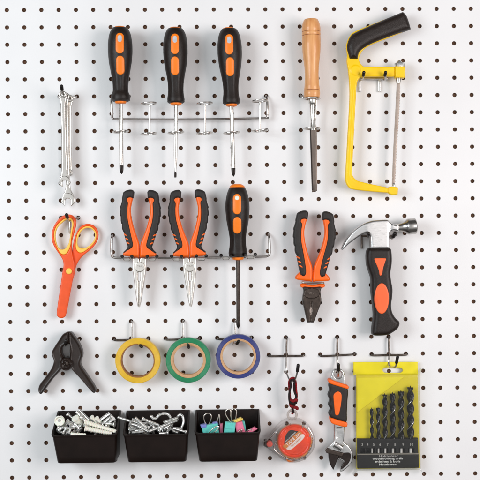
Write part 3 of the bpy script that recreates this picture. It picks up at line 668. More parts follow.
# ------------------------------------------------------------------ scissors
def scissors():
    t = thing('scissors', 'child-safe scissors with orange-red body, yellow finger rings and a yellow pivot', 'scissors', P(69, 271, 10))
    h1 = [(63.8, 221.6), (67, 219.9), (70.4, 220.4), (72.2, 224), (71.2, 230), (70.0, 238), (68.6, 244), (65, 248.8), (60.4, 249.2), (57.6, 246), (55.9, 240), (55.6, 233.8), (58.0, 227)]
    h2 = [(81.3, 231.3), (86.3, 228.0), (91.0, 228.6), (94.4, 232), (95.1, 236.5), (93.2, 241.5), (88, 246.6), (82.6, 248.4), (78.8, 246.8), (77.3, 243), (78.4, 237)]
    y1 = [(62.9, 219.8), (67, 218.3), (71.8, 218.6), (73.9, 223.6), (72.8, 230.4), (71.5, 238.6), (70.4, 246.5), (66.6, 253.6), (61.8, 254), (58.2, 249.4), (54.9, 241), (54.2, 233.4), (56.8, 226)]
    y2 = [(80.3, 229.7), (86, 226.3), (91.6, 226.9), (95.8, 231.2), (96.6, 236.8), (94.6, 242.6), (89, 248.2), (82.6, 252.4), (78.2, 251.8), (75.8, 246.6), (76.9, 236)]
    o1 = [(66.9, 214.6), (71.5, 214.8), (75.0, 217.8), (76.4, 222), (75.6, 228), (73.4, 236), (71.9, 243), (71.9, 250), (73.4, 258), (74.7, 265), (73.4, 275), (72.6, 281.3), (69.6, 297), (66.4, 313.6), (64.6, 317), (61, 318.2), (57.8, 316.4), (56.9, 312), (59.4, 294), (62.3, 273.4), (63.6, 266), (63.0, 260.4), (60.2, 255.4), (55.4, 248.4), (52.4, 242), (51.8, 235), (53.4, 227.4), (57.4, 220.8), (61.8, 216.4)]
    o2 = [(78.3, 229.7), (82.5, 225.4), (88.1, 223.8), (94.2, 225.8), (98, 231), (98.3, 238), (95.2, 244.6), (89.8, 250.3), (83.4, 255.4), (78.6, 261.2), (75.6, 268), (74.4, 275), (72.0, 283), (69.4, 296), (66.0, 311), (62.6, 313), (61.4, 309), (64, 290), (66.8, 272), (71.0, 262), (72.0, 254), (73.0, 246), (74.6, 238)]
    obj('handle_half', puff([sm(o2, 4), sm(y2, 4)[::-1]], 6, 10.2, 1.0, s=2, bs=1.0), M_sci, t)
    obj('handle_half', puff([sm(o1, 4), sm(y1, 4)[::-1]], 9.5, 14.5, 1.2, s=2, bs=1.0), M_sci, t)
    obj('finger_ring', puff([sm(y1, 4), sm(h1, 4)[::-1]], 9, 15.0, .9, s=1.6, bs=0.8), M_sciy, t)
    obj('finger_ring', puff([sm(y2, 4), sm(h2, 4)[::-1]], 5.6, 11.0, .9, s=1.6, bs=0.8), M_sciy, t)
    obj('pivot', puff(ell(69, 271.2, 3.1, 3.1, 28), 13, 16.6, 1.0, s=1.5), M_sciy, t)
    h = thing('pegboard_hook', 'small wire hook through the left finger ring of the scissors', 'hook', P(67, 217, 0), HG)
    obj('cross_bar', tube([(60.8, 217.4, -7), (60.6, 217.6, 2), (63, 218.6, 3.4), (69, 219.2, 3.6), (76, 218.4, 3.4), (78.6, 217.6, 2), (78.4, 217.4, -7)], 1.1, 10, 4), M_wire, h)
    obj('leg', tube([(70, 219.4, 4), (69.8, 226, 4), (69.4, 233.6, 3.6)], 1.15, 10, 3), M_wire, h)
    obj('arm', tube([(70, 220, 5), (69.6, 221.2, 12), (68.2, 219.4, 20), (67, 216.2, 25)], 1.0, 10, 4), M_wire, h)
    obj('rubber_tip', ballend((67.2, 217.2, 24), 1.8, (66.6, 214.9, 28)), M_black_gloss, h)
scissors()

# ------------------------------------------------------------------ spring clamp
def clamp():
    t = thing('spring_clamp', 'dark plastic spring clamp with splayed legs hanging by its jaws', 'clamp', P(67, 363, 16))
    L = [(67.4, 331.8), (69.6, 331.5, 1), (70.0, 342, 1), (69.4, 343.6), (66.6, 344), (63.0, 347), (62.4, 353), (64.2, 356.6), (63.2, 360.5), (62.4, 366), (60.6, 370), (52, 380), (43.6, 391.8), (41.2, 393.4), (39.4, 391.4), (39.2, 388), (40.6, 383.8), (46, 376.6), (51.2, 369.6), (53.6, 364.6), (54.4, 360), (52.8, 355.2), (52.6, 351.2), (55.2, 346.4), (59.4, 340), (63.2, 334.2)]
    Rr = [(69.4, 331.4, 1), (72, 332.2), (74.2, 335.0), (79.3, 342.4), (82.5, 350), (82.9, 355.2), (81.0, 361), (81.6, 365.6), (87, 373.8), (93.6, 383.6), (96.1, 388.4), (96.1, 391), (94.4, 392.3), (91.0, 389.8), (80.6, 377.6), (72.9, 369.4), (71.2, 364), (70.6, 357), (71.4, 350), (70.4, 344.6), (69.6, 342, 1)]
    def rim(X, Y, d): return 1.1 * np.exp(-((d - 1.0) / .55) ** 2) - .4
    for q in (L, Rr): obj('jaw_lever', puff(sm(q, 4), 7, 21, 1.0, s=0.9, bs=0.8, disp=rim), M_clamp, t)
    ho = puff(ell(67.2, 363.4, 6.6, 6.4, 40), 6, 24, 1.0, s=1.0, bs=.7, disp=lambda X, Y, d: 1.0 * np.cos(d * 2.6))
    obj('pivot_hub', ho, M_clamp, t)
    obj('pivot_pin', puff(ell(67.2, 363.4, 1.7, 1.7, 20), 22, 26, .6, s=1), M_dsteel, t)
    obj('spring', tube([(71.6, 358, 10), (70.9, 354, 12), (70.6, 350, 12), (71.2, 346.6, 12)], .9, 8, 4), M_dsteel, t)
    h = thing('pegboard_hook', 'small wire hook poking out between the jaws of the dark clamp', 'hook', P(70, 341, 0), HG)
    obj('peg', tube([(79.2, 339.6, -7), (79.2, 340, 2.4), (77, 341, 4), (70, 342.4, 4), (66, 345.5, 8), (65.9, 345.2, 18), (66.2, 342.6, 26)], 1.0, 10, 4), M_wire, h)
    obj('rubber_tip', ballend((66.2, 342.9, 24), 2.1, (66.4, 340.6, 28)), M_black_gloss, h)
M_clamp = mat('worn_dark_plastic', c(42, 31, 26), 0.36, 0, 0.4, 0.08, 120, 0.2, 900)
clamp()

# ------------------------------------------------------------------ tape rolls
def tape(label, cx, cy, ro, rc, ri, m, h0, h1, corem):
    t = thing('tape_roll', label, 'tape roll', P(cx, cy, h0), 'electrical tape rolls hanging in a row')
    hr = h1
    obj('tape_winding', puff([ell(cx, cy, ro, ro, 72), ell(cx, cy, rc, rc, 64)[::-1]], h0, h1, .5, href=hr, s=1.2, bs=1.2, disp=lambda X, Y, d: .12 * np.sin(np.hypot(X - cx, Y - cy) * 7)), m, t)
    obj('cardboard_core', puff([ell(cx, cy, rc + .05, rc + .05, 64), ell(cx, cy, ri, ri, 56)[::-1]], h0 + .3, h1 - .2, .25, href=hr, s=1.2, bs=1.2), corem, t)
tape('roll of yellow tape, leftmost of the three tape rolls', 137.7, 360.8, 22.5, 16.9, 15.9, M_ty, 12, 24, M_cardd)
tape('roll of green tape with a wide cardboard core', 188.2, 360.4, 22.4, 17.6, 14.8, M_tg, 12, 24, M_card)
tape('roll of dark blue tape with a pale cardboard core', 238.2, 356.6, 22.1, 17.9, 15.7, M_tb, 12, 24, M_card)

# ------------------------------------------------------------------ combination wrenches on a hook
def wrench(label, ring, jaw, rr, sw, jr, h, ang, ringm=True, opened=True):
    t = thing('combination_wrench', label, 'wrench', P(ring[0], ring[1], h), 'chrome wrenches on one hook')
    dx, dy = jaw[0] - ring[0], jaw[1] - ring[1]; L = math.hypot(dx, dy); dx /= L; dy /= L; nx, ny = -dy, dx
    q = lambda v, u: (ring[0] + dx * v + nx * u, ring[1] + dy * v + ny * u)
    obj('shaft', puff(sm([q(rr * .6, -sw * .8), q(rr * .6, sw * .8), q(rr * 2.4, sw * .52), q(L * .5, sw * .45), q(L - jr * 2.1, sw * .6), q(L - jr * .6, jr * .8), q(L - jr * .6, -jr * .8), q(L - jr * 2.1, -sw * .6), q(L * .5, -sw * .45), q(rr * 2.4, -sw * .52)], 5), h - 2.2, h + 2.2, sw * .28, s=.9, bs=.5), M_chrome, t)
    obj('ring_end', puff([ell(ring[0], ring[1], rr, rr, 28), ell(ring[0], ring[1], rr * .5, rr * .5, 18)[::-1]], h - 3.4, h + 3.4, .8, s=1.0, bs=.6), M_chrome, t)
    base = math.atan2(dy, dx) + math.radians(ang); pts = []
    for k in range(25):  # round head open towards `base`
        a = base + math.radians(38 + (360 - 76) * k / 24); e = 1.0 if 3 < k < 21 else 1.12
        pts.append((jaw[0] + jr * e * math.cos(a), jaw[1] + jr * e * math.sin(a)))
    def f(v, u): return (jaw[0] + math.cos(base) * v - math.sin(base) * u, jaw[1] + math.sin(base) * v + math.cos(base) * u)
    w = jr * .48
    pts += [f(jr * 1.05, -w), f(jr * .2, -w), f(-jr * .12, -w * .6), f(-jr * .12, w * .6), f(jr * .2, w), f(jr * 1.05, w)]
    obj('open_jaw', puff(pts, h - 2.8, h + 2.8, .8, s=.8, bs=.45), M_chrome, t)
    return t
wrench('chrome wrench at the back of the hanging bunch, its shaft showing on the right', (69.4, 98.4), (69.3, 172.6), 3.8, 4.4, 3.4, 8, 10)
wrench('long chrome wrench whose open jaw hangs lowest of the bunch', (66.0, 96.4), (68.4, 199.4), 3.8, 3.8, 6.4, 15, 4)
wrench('chrome wrench at the front of the bunch with its small ring facing out', (62.9, 94.6), (64.8, 181.2), 3.7, 5.4, 5.4, 27, -6)
def wrench_hook():
    h = thing('pegboard_hook', 'small wire hook that the bunch of chrome wrenches hangs on', 'hook', P(70, 96, 0), HG)
    obj('peg', tube([(76.6, 96.4, -7), (76.4, 96.6, 3), (74, 97.4, 5), (69, 97.6, 10), (65, 96, 22), (62.6, 93, 31), (61.8, 89.6, 34)], .9, 10, 4), M_wire, h)
    obj('peg', tube([(58.9, 96.4, -7), (58.9, 96.8, 3), (61, 98, 5), (69, 98.4, 6), (74, 97.6, 5)], .9, 10, 4), M_wire, h)
    obj('rubber_tip', ballend((62.0, 89.6, 33), 1.75, (61.6, 86.2, 36)), M_black_gloss, h)
wrench_hook()

# ------------------------------------------------------------------ adjustable wrench
def adjustable():
    t = thing('adjustable_wrench', 'adjustable wrench with a black grip edged in orange, jaws down', 'wrench', P(338, 374, 12))
    neck = [(332.4, 371), (334.6, 368.9), (338, 368.2), (341.6, 369.2), (343.9, 372.2), (345.2, 381), (346.0, 400), (344.4, 426), (344.0, 436), (343.8, 441.5), (347.4, 444.4), (350.4, 448), (352.4, 453.4), (352.6, 458.6), (350.6, 463.6), (346.6, 467.8), (342.8, 470.8), (339.8, 471.2, 1), (340.4, 467), (342.7, 461.6), (340.2, 459.8), (336.8, 457.6), (330.4, 455.4), (325.0, 450.6), (326.6, 447.6), (332.0, 442.6), (333.6, 439), (333.6, 422), (331.0, 400), (330.4, 380)]
    hole = ell(338.0, 374.4, 3.7, 3.7, 26)
    wslot = [(334.2, 443.2), (341.0, 444.6), (340.2, 449.6), (333.4, 448.0)]
    bod = puff([sm(neck, 4), hole[::-1]], 8, 16, 1.3, s=1.1, bs=.9, disp=lambda X, Y, d: -1.0 * ((np.abs(X - 338.8 + .02 * (Y - 430)) < 2.6) & (Y > 427) & (Y < 438)))
    obj('body', bod, M_adj, t)
    obj('jaw_face', patch(sm([(336.2, 452.2), (342, 452.6), (349.6, 452.6), (350.8, 457), (348.8, 462.6), (345, 466.4), (340.6, 469.4), (342.4, 464.2), (344.2, 460.8), (341, 458.6), (336.2, 456.8)], 4), bod, .4, .8, 1, .7, href=15), M_jawd, t)
    mj = [(328.8, 450.8), (333, 452.2), (337.6, 454.2), (338.6, 456.4), (336.6, 460.8), (334.8, 465.2), (333.2, 469.4, 1), (330.4, 465), (329.0, 460), (328.4, 454.6)]
    obj('movable_jaw', puff(sm(mj, 4), 9, 18, 1.0, s=1.1), M_jawd, t)
    obj('jaw_rail', puff(sm([(325.2, 450.2, 1), (327.6, 447.4), (332, 449.4), (343.4, 452.4, 1), (341.8, 456.2, 1), (331, 453.6), (326.4, 452.4)], 3), 8.6, 18.6, .8, s=1.2), M_dsteel, t)
    ws = []
    for k in range(30):
        f = k / 29; ws.append((f, 3.3 + .6 * (1 if k % 4 < 2 else -1)))
    ob = obj('worm_screw', lathe((333.6, 443.4, 14.5), (341.6, 448.0, 14.5), [(f, r * 1.05) for f, r in ws], 24), M_steel, t)
    g = [(330.0, 382.2), (335, 383.6), (347.0, 387.6), (347.2, 400), (346.6, 412), (346.0, 421.6), (338, 419.8), (330.6, 417.2), (328.6, 413), (330.2, 409), (328.2, 404.6), (329.6, 400), (327.8, 395), (329.4, 390), (328.6, 385.5)]
    gb = puff(sm(g, 4), 3.6, 21, 2.8, s=1.3, bs=.8, href=14); grip = obj('grip', gb, M_grip, t)
    obj('grip_band', puff(sm([(328.9, 378.6), (335, 380.6), (347.2, 385.0), (347.2, 388.4), (340, 386.4), (329.0, 382.6)], 4), 3.9, 21.2, 1.4, s=1.2, href=14), M_or2, t)
    obj('grip_band', puff(sm([(330.2, 417.0), (338, 419.3), (346.4, 421.8), (345.8, 426.2), (338, 424.8), (330.8, 422.0)], 4), 3.9, 21.2, 1.4, s=1.2, href=14), M_or2, t)
    obj('grip_inlay', patch(sm([(337.2, 391.2), (340.2, 392.2), (341.4, 395.4), (341.0, 402), (339.8, 409), (338.4, 414), (336.4, 415), (334.8, 413.2), (334.0, 406), (333.4, 399), (333.6, 394)], 4), gb, .6, 1, 1, .6), M_or2, grip)
M_jawd = mat('dark_polished_jaw', c(58, 50, 47), 0.3, 0.8, 0.5, 0.1, 120)
M_adj = mat('polished_vanadium_steel', (0.66, 0.65, 0.64, 1), 0.22, 1, 0.5, 0.12, 90, 0.2, 300)
adjustable()

# ------------------------------------------------------------------ drill bit case
def drill_case():
    t = thing('drill_bit_case', 'yellow and clear plastic drill bit case with a black numbered base', 'drill case', P(387, 375, 6))
    tilt = None
    slot = sm([(382.6, 369.8), (384.4, 367.6), (390, 367.4), (393, 366.8), (396, 367.4), (400.6, 367.8), (402.8, 370.2), (400.4, 372.6), (392, 372.8), (384.4, 372.4)], 3)
    obj('hanger_tab', puff([sm([(353.4, 363.4), (355, 362.2), (385, 362.0), (416.2, 361.9), (417.6, 363.2), (417.9, 374.4, 1), (353.4, 375, 1)], 3), slot[::-1]], 5, 7, .5, s=3), M_caseY, t)
    obj('back_panel', puff([(356.0, 374.9), (417.6, 374.3), (419.6, 468.0), (356.2, 468.9)], 3, 5, .4, s=5), M_caseY2, t)
    obj('inner_card', puff([(357.0, 377.5), (404.0, 377.0), (357.2, 412.5)], 5.1, 5.9, .2, s=5), M_caseY, t)
    base = [(357.0, 438.6), (417.6, 437.8), (418.4, 467.2), (357.4, 468.0)]
    slots = [(362.2, 1.2), (367.4, 1.2), (372, 1.4), (378.5, 1.6), (385.2, 2.0), (392.9, 2.1), (401.3, 2.3), (410.7, 2.6)]
    def win(x, w): return [(x - w, 448.0), (x - w, 452.6), (x + w, 452.6), (x + w, 448.0)]
    b = obj('base_block', puff([base] + [win(x, w * .62 + 1.3) for x, w in slots], 6.2, 13.5, .5, s=3, bs=1.5), M_caseB, t)
    obj('base_back', pbox(357.2, 439.4, 418.0, 466.6, 5.0, 6.3), M_caseB, b)
    obj('base_front', puff([(357.1, 454.4), (418.2, 453.6), (418.5, 467.3), (357.5, 468.1)], 8, 15.0, .5, s=4), M_caseB, b)
    obj('base_ledge', puff([(357.0, 453.4), (418.1, 452.7), (418.2, 453.9), (357.1, 454.5)], 9, 15.6, .3, s=4), M_ledge, b)  # paler grey strip along the seam of the base
    slots = [(362.2, 1.2), (367.4, 1.2), (372, 1.4), (378.5, 1.6), (385.2, 2.0), (392.9, 2.1), (401.3, 2.3), (410.7, 2.6)]
    for s, x in zip('3 4 5 6 7 8 9 10'.split(), (362.2, 367.6, 373.8, 380.2, 387.6, 395.2, 403.2, 411.7)):
        obj('size_number', txt(s, x, 444.5, 13.5, 2.6, -.6, .15), M_print2, b)
    for s, x, y, w, m in (('Holzbohrer', 388.6, 455.9, 19, M_print2), ('woodworking drills', 387.8, 458.5, 30.5, M_print), ('m\u00e8ches \u00e0 bois', 387.9, 461.4, 25, M_print), ('Houtboren', 387.8, 464.4, 17, M_print)):
        obj('printed_line', txt(s, x, y, 15.0, 2.0, -.6, .15, w, 0.012), m, b)
    # clear lid
    L0 = [(354.6, 374.6), (418.4, 374.0), (420.0, 468.6), (355.4, 469.6)]; fr = [P(x, y, 21, 21) for x, y in L0]; bk = [P(x, y, 4, 21) for x, y in L0]
    fr2 = []
    cx = sum(p[0] for p in fr) / 4; cz = sum(p[2] for p in fr) / 4
    lid = puff(sm([(355.2, 375.4), (356.6, 374.4), (416.8, 373.8), (418.2, 374.8), (419.7, 467.2), (418.6, 468.4), (357.2, 469.3), (356.0, 468.4)], 2), 3.0, 20, .9, s=8, bs=3)
    obj('clear_lid', lid, M_clear, t)
    rimp = [(355.6, 375.2, 19.6), (418.0, 374.6, 19.6), (419.5, 468, 19.6), (356.4, 469.1, 19.6)]
    # bits standing in the case: each is a thing
    for i, ((x, sr), (yt, r, nm)) in enumerate(zip(slots[2:], ((407.5, 1.7, 'drill bit with a brad point, shortest and thinnest in the yellow case'), (406.4, 1.95, 'drill bit with a brad point, second shortest in the yellow case'), (393.0, 2.45, 'drill bit with a brad point, leftmost of the four long ones'), (391.9, 2.75, 'drill bit with a brad point, second of the four long ones'), (389.8, 2.95, 'drill bit with a brad point, just left of the thickest one'), (385.6, 3.4, 'drill bit with a brad point, longest and thickest in the yellow case')))):
        xb = x; xt = x - .4; H = 11.5 + 0
        d = thing('drill_bit', 'black ' + nm, 'drill bit', P(xb, 450, 14), 'drill bits in the yellow case')
        A, B = P(xb, 438.6, 11.6), P(xt, yt + 1.6, 11.6); n = 28; steps = 170; V = []; Fc = []
        ax = B - A; Ln = np.linalg.norm(ax); ax = ax / Ln; fv = np.array([0, -1.0, 0]); fv -= ax * (fv @ ax); fv /= np.linalg.norm(fv); sv = np.cross(ax, fv)
        rm = mm(r * 1.08, 15); turns = Ln / (mm(6.0 + 1.75 * r) * 2); edge = []
        for j in range(steps + 1):
            f = j / steps; tw = -2 * math.pi * turns * f + i
            for k in range(n):
                th = 2 * math.pi * k / n; q = th - tw
                rad = rm * (0.78 + 0.22 * math.cos(2 * q)) * (1 if f < .99 else .9)
                V.append(A + ax * Ln * f + (sv * math.cos(th) + fv * math.sin(th)) * rad)
        for e0 in (0.25,):
            ed = []
            for j in range(0, steps - 3, 3):
                f = j / steps; th = -2 * math.pi * turns * f + i + e0
                ed.append(A + ax * Ln * f + (sv * math.cos(th) + fv * math.sin(th)) * rm * 0.955)
            edge.append(tube(ed, rm * 0.085, 6, 2, px=False))
        for j in range(steps):
            for k in range(n): Fc.append((j * n + k, j * n + (k + 1) % n, (j + 1) * n + (k + 1) % n, (j + 1) * n + k))
        Fc.append(tuple(range(n))[::-1]); Fc.append(tuple(steps * n + k for k in range(n)))
        obj('fluted_shank', (np.array(V), Fc), M_bit, d, ang=50)
        obj('edge_glint', bmjoin(edge), M_edge, d)  # pale helical strip paints the glint along the flute edge
        pt = [lathe((xt, yt + 2.6, 11.6), (xt, yt, 11.6), [(0, r * .5), (.5, .5), (1, .12)], 10)]
        for s in (-1, 1): pt.append(lathe((xt + s * r * .70, yt + 3.0, 11.6), (xt + s * r * .82, yt + 1.3, 11.6), [(0, .5), (.6, .4), (1, .1)], 8))
        obj('brad_point', bmjoin(pt), M_bit, d)
        obj('smooth_shank', lathe((xb, 438.5, 10.6), (xb, 452.9, 10.6), [(0, sr * .62), (.02, sr * .62), (.9, sr * .62), (1, sr * .62)], 18), M_shank, d)
M_edge = mat('bit_glint_steel', c(176, 174, 176), 0.3, 0.8)
M_ledge = mat('grey_ledge_plastic', c(128, 122, 112), 0.5)
M_shank = mat('bright_shank_steel', c(205, 200, 196), 0.4, 0.5)
drill_case()

# ------------------------------------------------------------------ tape measure in its clear pack, with cord
def tape_measure():
    t = thing('tape_measure', 'round orange tape measure in a clear plastic case hanging on a cord', 'tape measure', P(292, 440, 10))
    body = [(289, 418.4), (298, 418.6), (306, 422.6), (311.6, 429), (314.4, 438), (313.6, 447.4), (308.8, 454.4), (301.6, 459.6), (292, 461.4), (283.6, 459.4), (276, 454), (268.4, 448.6), (263.4, 444.6), (263.4, 441.2), (268, 437.6), (274, 429.6), (280.6, 422.4)]
    obj('clear_shell', puff(sm(body, 4), 3, 27, 3.2, s=2.2, bs=1.2), M_clear2, t)
    obj('inner_reel', puff(ell(294.4, 441.2, 17.2, 17.2, 60), 6, 17, 1.5, s=3), M_reel, t)
    db = puff(ell(294.3, 440.8, 16.6, 16.6, 64), 16, 24, 2.2, s=1.2, bs=.9, disp=lambda X, Y, d: -1.3 * np.exp(-((d - 2.6) / .6) ** 2) - .5 * np.exp(-((d - 5.0) / .5) ** 2) * (X + Y > 738) + .25 * np.sin((X + Y) * 1.9) * (d > 4) * (X + Y > 742))
    disc = obj('orange_cover', db, M_disc, t)
    # printed label: three slanting bands
    def rq(u, v): a = math.radians(-43); return (293.2 + u * math.cos(a) - v * math.sin(a), 438.6 + u * math.sin(a) + v * math.cos(a))
    obj('label_band', patch(sm([rq(-10.5, -1.9) + (1,), rq(-6, -6.0), rq(-1, -8.2), rq(4, -8.0), rq(8.6, -1.9) + (1,)], 3), db, .35, .3, 1, .7, href=24), M_lblK, disc)
    obj('label_band', patch([rq(-13.0, -1.8), rq(10.2, -1.8), rq(10.2, 2.4), rq(-13.0, 2.4)], db, .35, .3, 1, .7, href=24), M_lblO, disc)
    obj('label_band', patch(sm([rq(-12.2, 2.5) + (1,), rq(9.2, 2.5) + (1,), rq(10.8, 4.4), rq(8.8, 6.8), rq(0, 7.2), rq(-8.6, 6.6), rq(-11.4, 5)], 3), db, .35, .3, 1, .7, href=24), M_lblW, disc)
    x, y = rq(-1.2, -3.0); obj('label_text', txt('MEASURING', x, y, 24.7, 1.3, -43, .1, 14.5), M_print, disc)
    x, y = rq(-.5, .3); obj('label_text', txt('TAPE 3m', x, y, 24.7, 3.0, -43, .1, 18, .02), M_lblW, disc)
    x, y = rq(-.4, 4.5); obj('label_text', txt('3m x 16mm', x, y, 24.7, 1.6, -43, .1, 13), M_lblO, disc)
    obj('tape_blade_end', puff(sm([(287.6, 457.6), (296, 460.4), (291, 461.6), (288.6, 462.2), (286.4, 459.4)], 2), 9, 12, .4), M_or, t)
    obj('lock_button', puff(ell(269.4, 443.6, 3.3, 3.0, 24), 10, 19, 1.2, s=1.2), M_btn, t)
    obj('tape_hook', puff([(263.8, 439.6), (266.8, 439.0), (267.6, 447.2), (264.6, 446.4)], 9, 17, .4), M_dsteel, t)
    obj('metal_frame', tube([(270, 437, 12), (276, 432, 12), (277, 440, 12), (274, 448, 12), (279, 453.6, 12), (288, 459, 12), (298, 459.6, 12), (306, 454.6, 12), (311.4, 446.6, 12), (312.4, 436, 12), (308, 427.4, 12)], .8, 8, 5), M_wire, t)
    q = random.Random(3)
    for k in range(9):
        a = math.radians(-20 + k * 40); r0 = 17.8; x0, y0 = 293.4 + r0 * math.cos(a), 441 + r0 * math.sin(a)
        if x0 < 281 and y0 < 436: continue
        obj('case_crease', tube([(x0, y0, 21), (x0 + q.uniform(-1.2, 1.2), y0 + q.uniform(.6, 1.8), 24), (x0 + q.uniform(-1.5, 1.5), y0 + q.uniform(2, 4), 20)], .42, 6, 4), M_wire if k % 2 else M_clear3, t)
    for k in range(9):
        a = math.radians(-40 + k * 26); x, y = 294.3 + 18.2 * math.cos(a), 440.8 + 17.8 * math.sin(a)
        obj('case_rib', tube([(x, y, 6), (x + .5, y + .4, 14), (x, y, 22)], .55, 7, 3), M_clear3, t)
    obj('hanging_loop', tube([(292.2 + 4.4 * math.cos(a), 414.8 + 4.6 * math.sin(a), 15) for a in [2 * math.pi * k / 12 for k in range(12)]], 1.2, 10, 3, closed=True), M_clear3, t)
    cd = thing('wrist_cord', 'knotted red and black cord looped over a hook above the tape measure', 'cord', P(292, 380, 26))
    obj('red_strand', tube([(292.4, 414, 17), (292.6, 408, 19), (291.4, 403, 21), (290.2, 398, 22), (289.4, 388, 24), (289.2, 382, 26), (291.0, 378.6, 27), (294.2, 378.2, 28), (295.6, 382, 26), (296.2, 390, 24), (296.6, 397, 22), (294, 401, 21)], 1.15, 10, 6), M_cord, cd)
    obj('black_strand', tube([(293.6, 413, 19), (292.0, 407, 21), (289.6, 401, 24), (289.4, 393, 26), (290.9, 386, 27), (290.4, 381.4, 28.6), (292.4, 379.6, 29), (294.6, 381, 29), (293.9, 386, 27), (294.6, 392, 26), (296.2, 397, 25), (293, 403, 22)], 1.1, 10, 6), M_cordk, cd)
    kn = []
    obj('knot', tube([(290.2, 399.6, 22), (293, 401, 27), (296.6, 399.8, 24), (294.4, 403.4, 20), (290.6, 404.6, 23), (293, 406.8, 27), (296.6, 407.6, 24), (297.2, 409.0, 22)], 1.6, 10, 6), M_cord, cd)
    obj('knot', tube([(296.4, 402.6, 22), (292.6, 403.4, 27.5), (290.4, 401.8, 24), (291, 406.4, 22), (294.4, 405.4, 27)], 1.3, 10, 6), M_cordk, cd)
M_reel = mat('translucent_orange_plastic', c(240, 150, 60), 0.4)
M_btn = mat('red_button_plastic', c(240, 90, 70), 0.35)
M_clear3 = mat('cloudy_clear_plastic', c(214, 206, 200), 0.2, 0, 0.6, 0.05, 200, tr=0.6)
tape_measure()

# ------------------------------------------------------------------ bins
def binbox(label, tb, tf, bf):
    """tb/tf/bf = (xl, xr, y) of back rim (h=2), front rim (h=55), front bottom (h=46)"""
    H1, H2 = 54, 47
    t = thing('storage_bin', label, 'bin', P((tb[0] + tb[1]) / 2, tb[2], 0), 'dark brown bins in a row at the bottom')
    bl, br = P(tb[0], tb[2], 2), P(tb[1], tb[2], 2); fl, fr = P(tf[0], tf[2], H1), P(tf[1], tf[2], H1)
    ul, ur = P(bf[0], bf[2], H2), P(bf[1], bf[2], H2)
    def ring(xl, xr, y0, y1, zf, rad, n=5):
        """rounded rectangle in plan; zf(x,y)->z ; y0 back (near 0) y1 front (negative)"""
        out = []
        for (cx, cy, a0) in ((xl + rad, y1 + rad, 180), (xr - rad, y1 + rad, 270), (xr - rad * .3, y0 - rad * .3, 0), (xl + rad * .3, y0 - rad * .3, 90)):
            q = rad if cy < (y0 + y1) / 2 else rad * .3
            for k in range(n + 1):
                a = math.radians(a0 + 90 * k / n); x, y = cx + q * math.cos(a), cy + q * math.sin(a); out.append((x, y, zf(x, y)))
        return out
    xlT, xrT = (bl[0] + fl[0]) / 2, (br[0] + fr[0]) / 2
    zT = lambda x, y: (bl[2] + br[2]) / 2 + ((fl[2] + fr[2]) / 2 - (bl[2] + br[2]) / 2) * min(1, max(0, (-y * 1000 - 2) / (H1 - 2))) ** 1.0
    zB = lambda x, y: (ul[2] + ur[2]) / 2
    V = []; Fc = []; rings = []
    w = .0017
    def lev(f, ins, rad=.0055, bottom=False, lift=0):
        a = ring(xlT + ins, xrT - ins, -.002 - ins, -H1 / 1000 + ins, zT, max(.001, rad - ins)); b = ring(ul[0] + ins, ur[0] - ins, -.002 - ins, -H2 / 1000 + ins, zB, max(.001, rad - ins))
        return [tuple(np.array(p) * f + np.array(q) * (1 - f) + np.array((0, 0, lift))) for p, q in zip(a, b)]
    seq = [lev(0, .0022), lev(0.012, .0006), lev(.04, 0)] + [lev(f, 0) for f in (.25, .5, .75, .93)] + [lev(.935, -.0009), lev(.985, -.0011), lev(1, -.0006), lev(1, .0006, lift=.0002), lev(1, w)] + [lev(f, w) for f in (.7, .35, .06)]
    n = len(seq[0])
    for s in seq: V.extend(s)
    for j in range(len(seq) - 1):
        for k in range(n): Fc.append((j * n + k, j * n + (k + 1) % n, (j + 1) * n + (k + 1) % n, (j + 1) * n + k))
    Fc.append(tuple(range(n))[::-1]); Fc.append(tuple((len(seq) - 1) * n + k for k in range(n)))
    obj('bin_shell', (np.array(V), Fc), M_bin, t, ang=30)
    return t
binbox('dark brown bin full of white wall plugs and zinc screws', (56.6, 119.4, 410.6), (53.0, 117.8, 435.4), (57.2, 116.0, 463.4))
binbox('dark brown bin full of zinc screws and bent hooks', (126.2, 188.8, 410.2), (124.0, 188.6, 434.8), (127.8, 186.4, 462.4))
binbox('dark brown bin holding coloured binder clips', (196.0, 258.4, 409.4), (195.0, 260.4, 433.2), (199.2, 257.4, 461.8))

def screw(a, b, r, label, group, head=True, m=None, name='screw', hr=2.0):
    t = thing(name, label, name.replace('_', ' '), P(*a), group); m = m or M_zinc
    r = r * 1.14; hr = hr * .96
    L = max(1.0, np.linalg.norm(P(*a) - P(*b)) / mm(1, 30)); pr = []
    if head: obj('head', lathe(a, b, [(0, .15), (0.001, r * hr * .85), (.5 / L, r * hr), (1.3 / L, r * hr * .9), (2.0 / L, r)], 16), m, t)
    y = 1.4 / L if head else 0; n = int(L / .55)
    for k in range(n + 1):
        f = y + (0.93 - y) * k / n; pr.append((f, r * (1.0 if k % 2 else .78)))
    pr = [(pr[0][0], .1)] + pr + [(1.0, .15)]
    obj('threaded_shank', lathe(a, b, pr, 14), m, t)
    return t
def rod(pts, r, label, group, name='screw_hook', m=None):
    t = thing(name, label, name.replace('_', ' '), P(*pts[0]), group)
    obj('bent_shank', tube(pts, r, 10, 6), m or M_zinc, t); e = pts[0]; obj('rounded_end', ballend(e, r * 1.08, (e[0] + .4, e[1] + .1, e[2])), m or M_zinc, t)
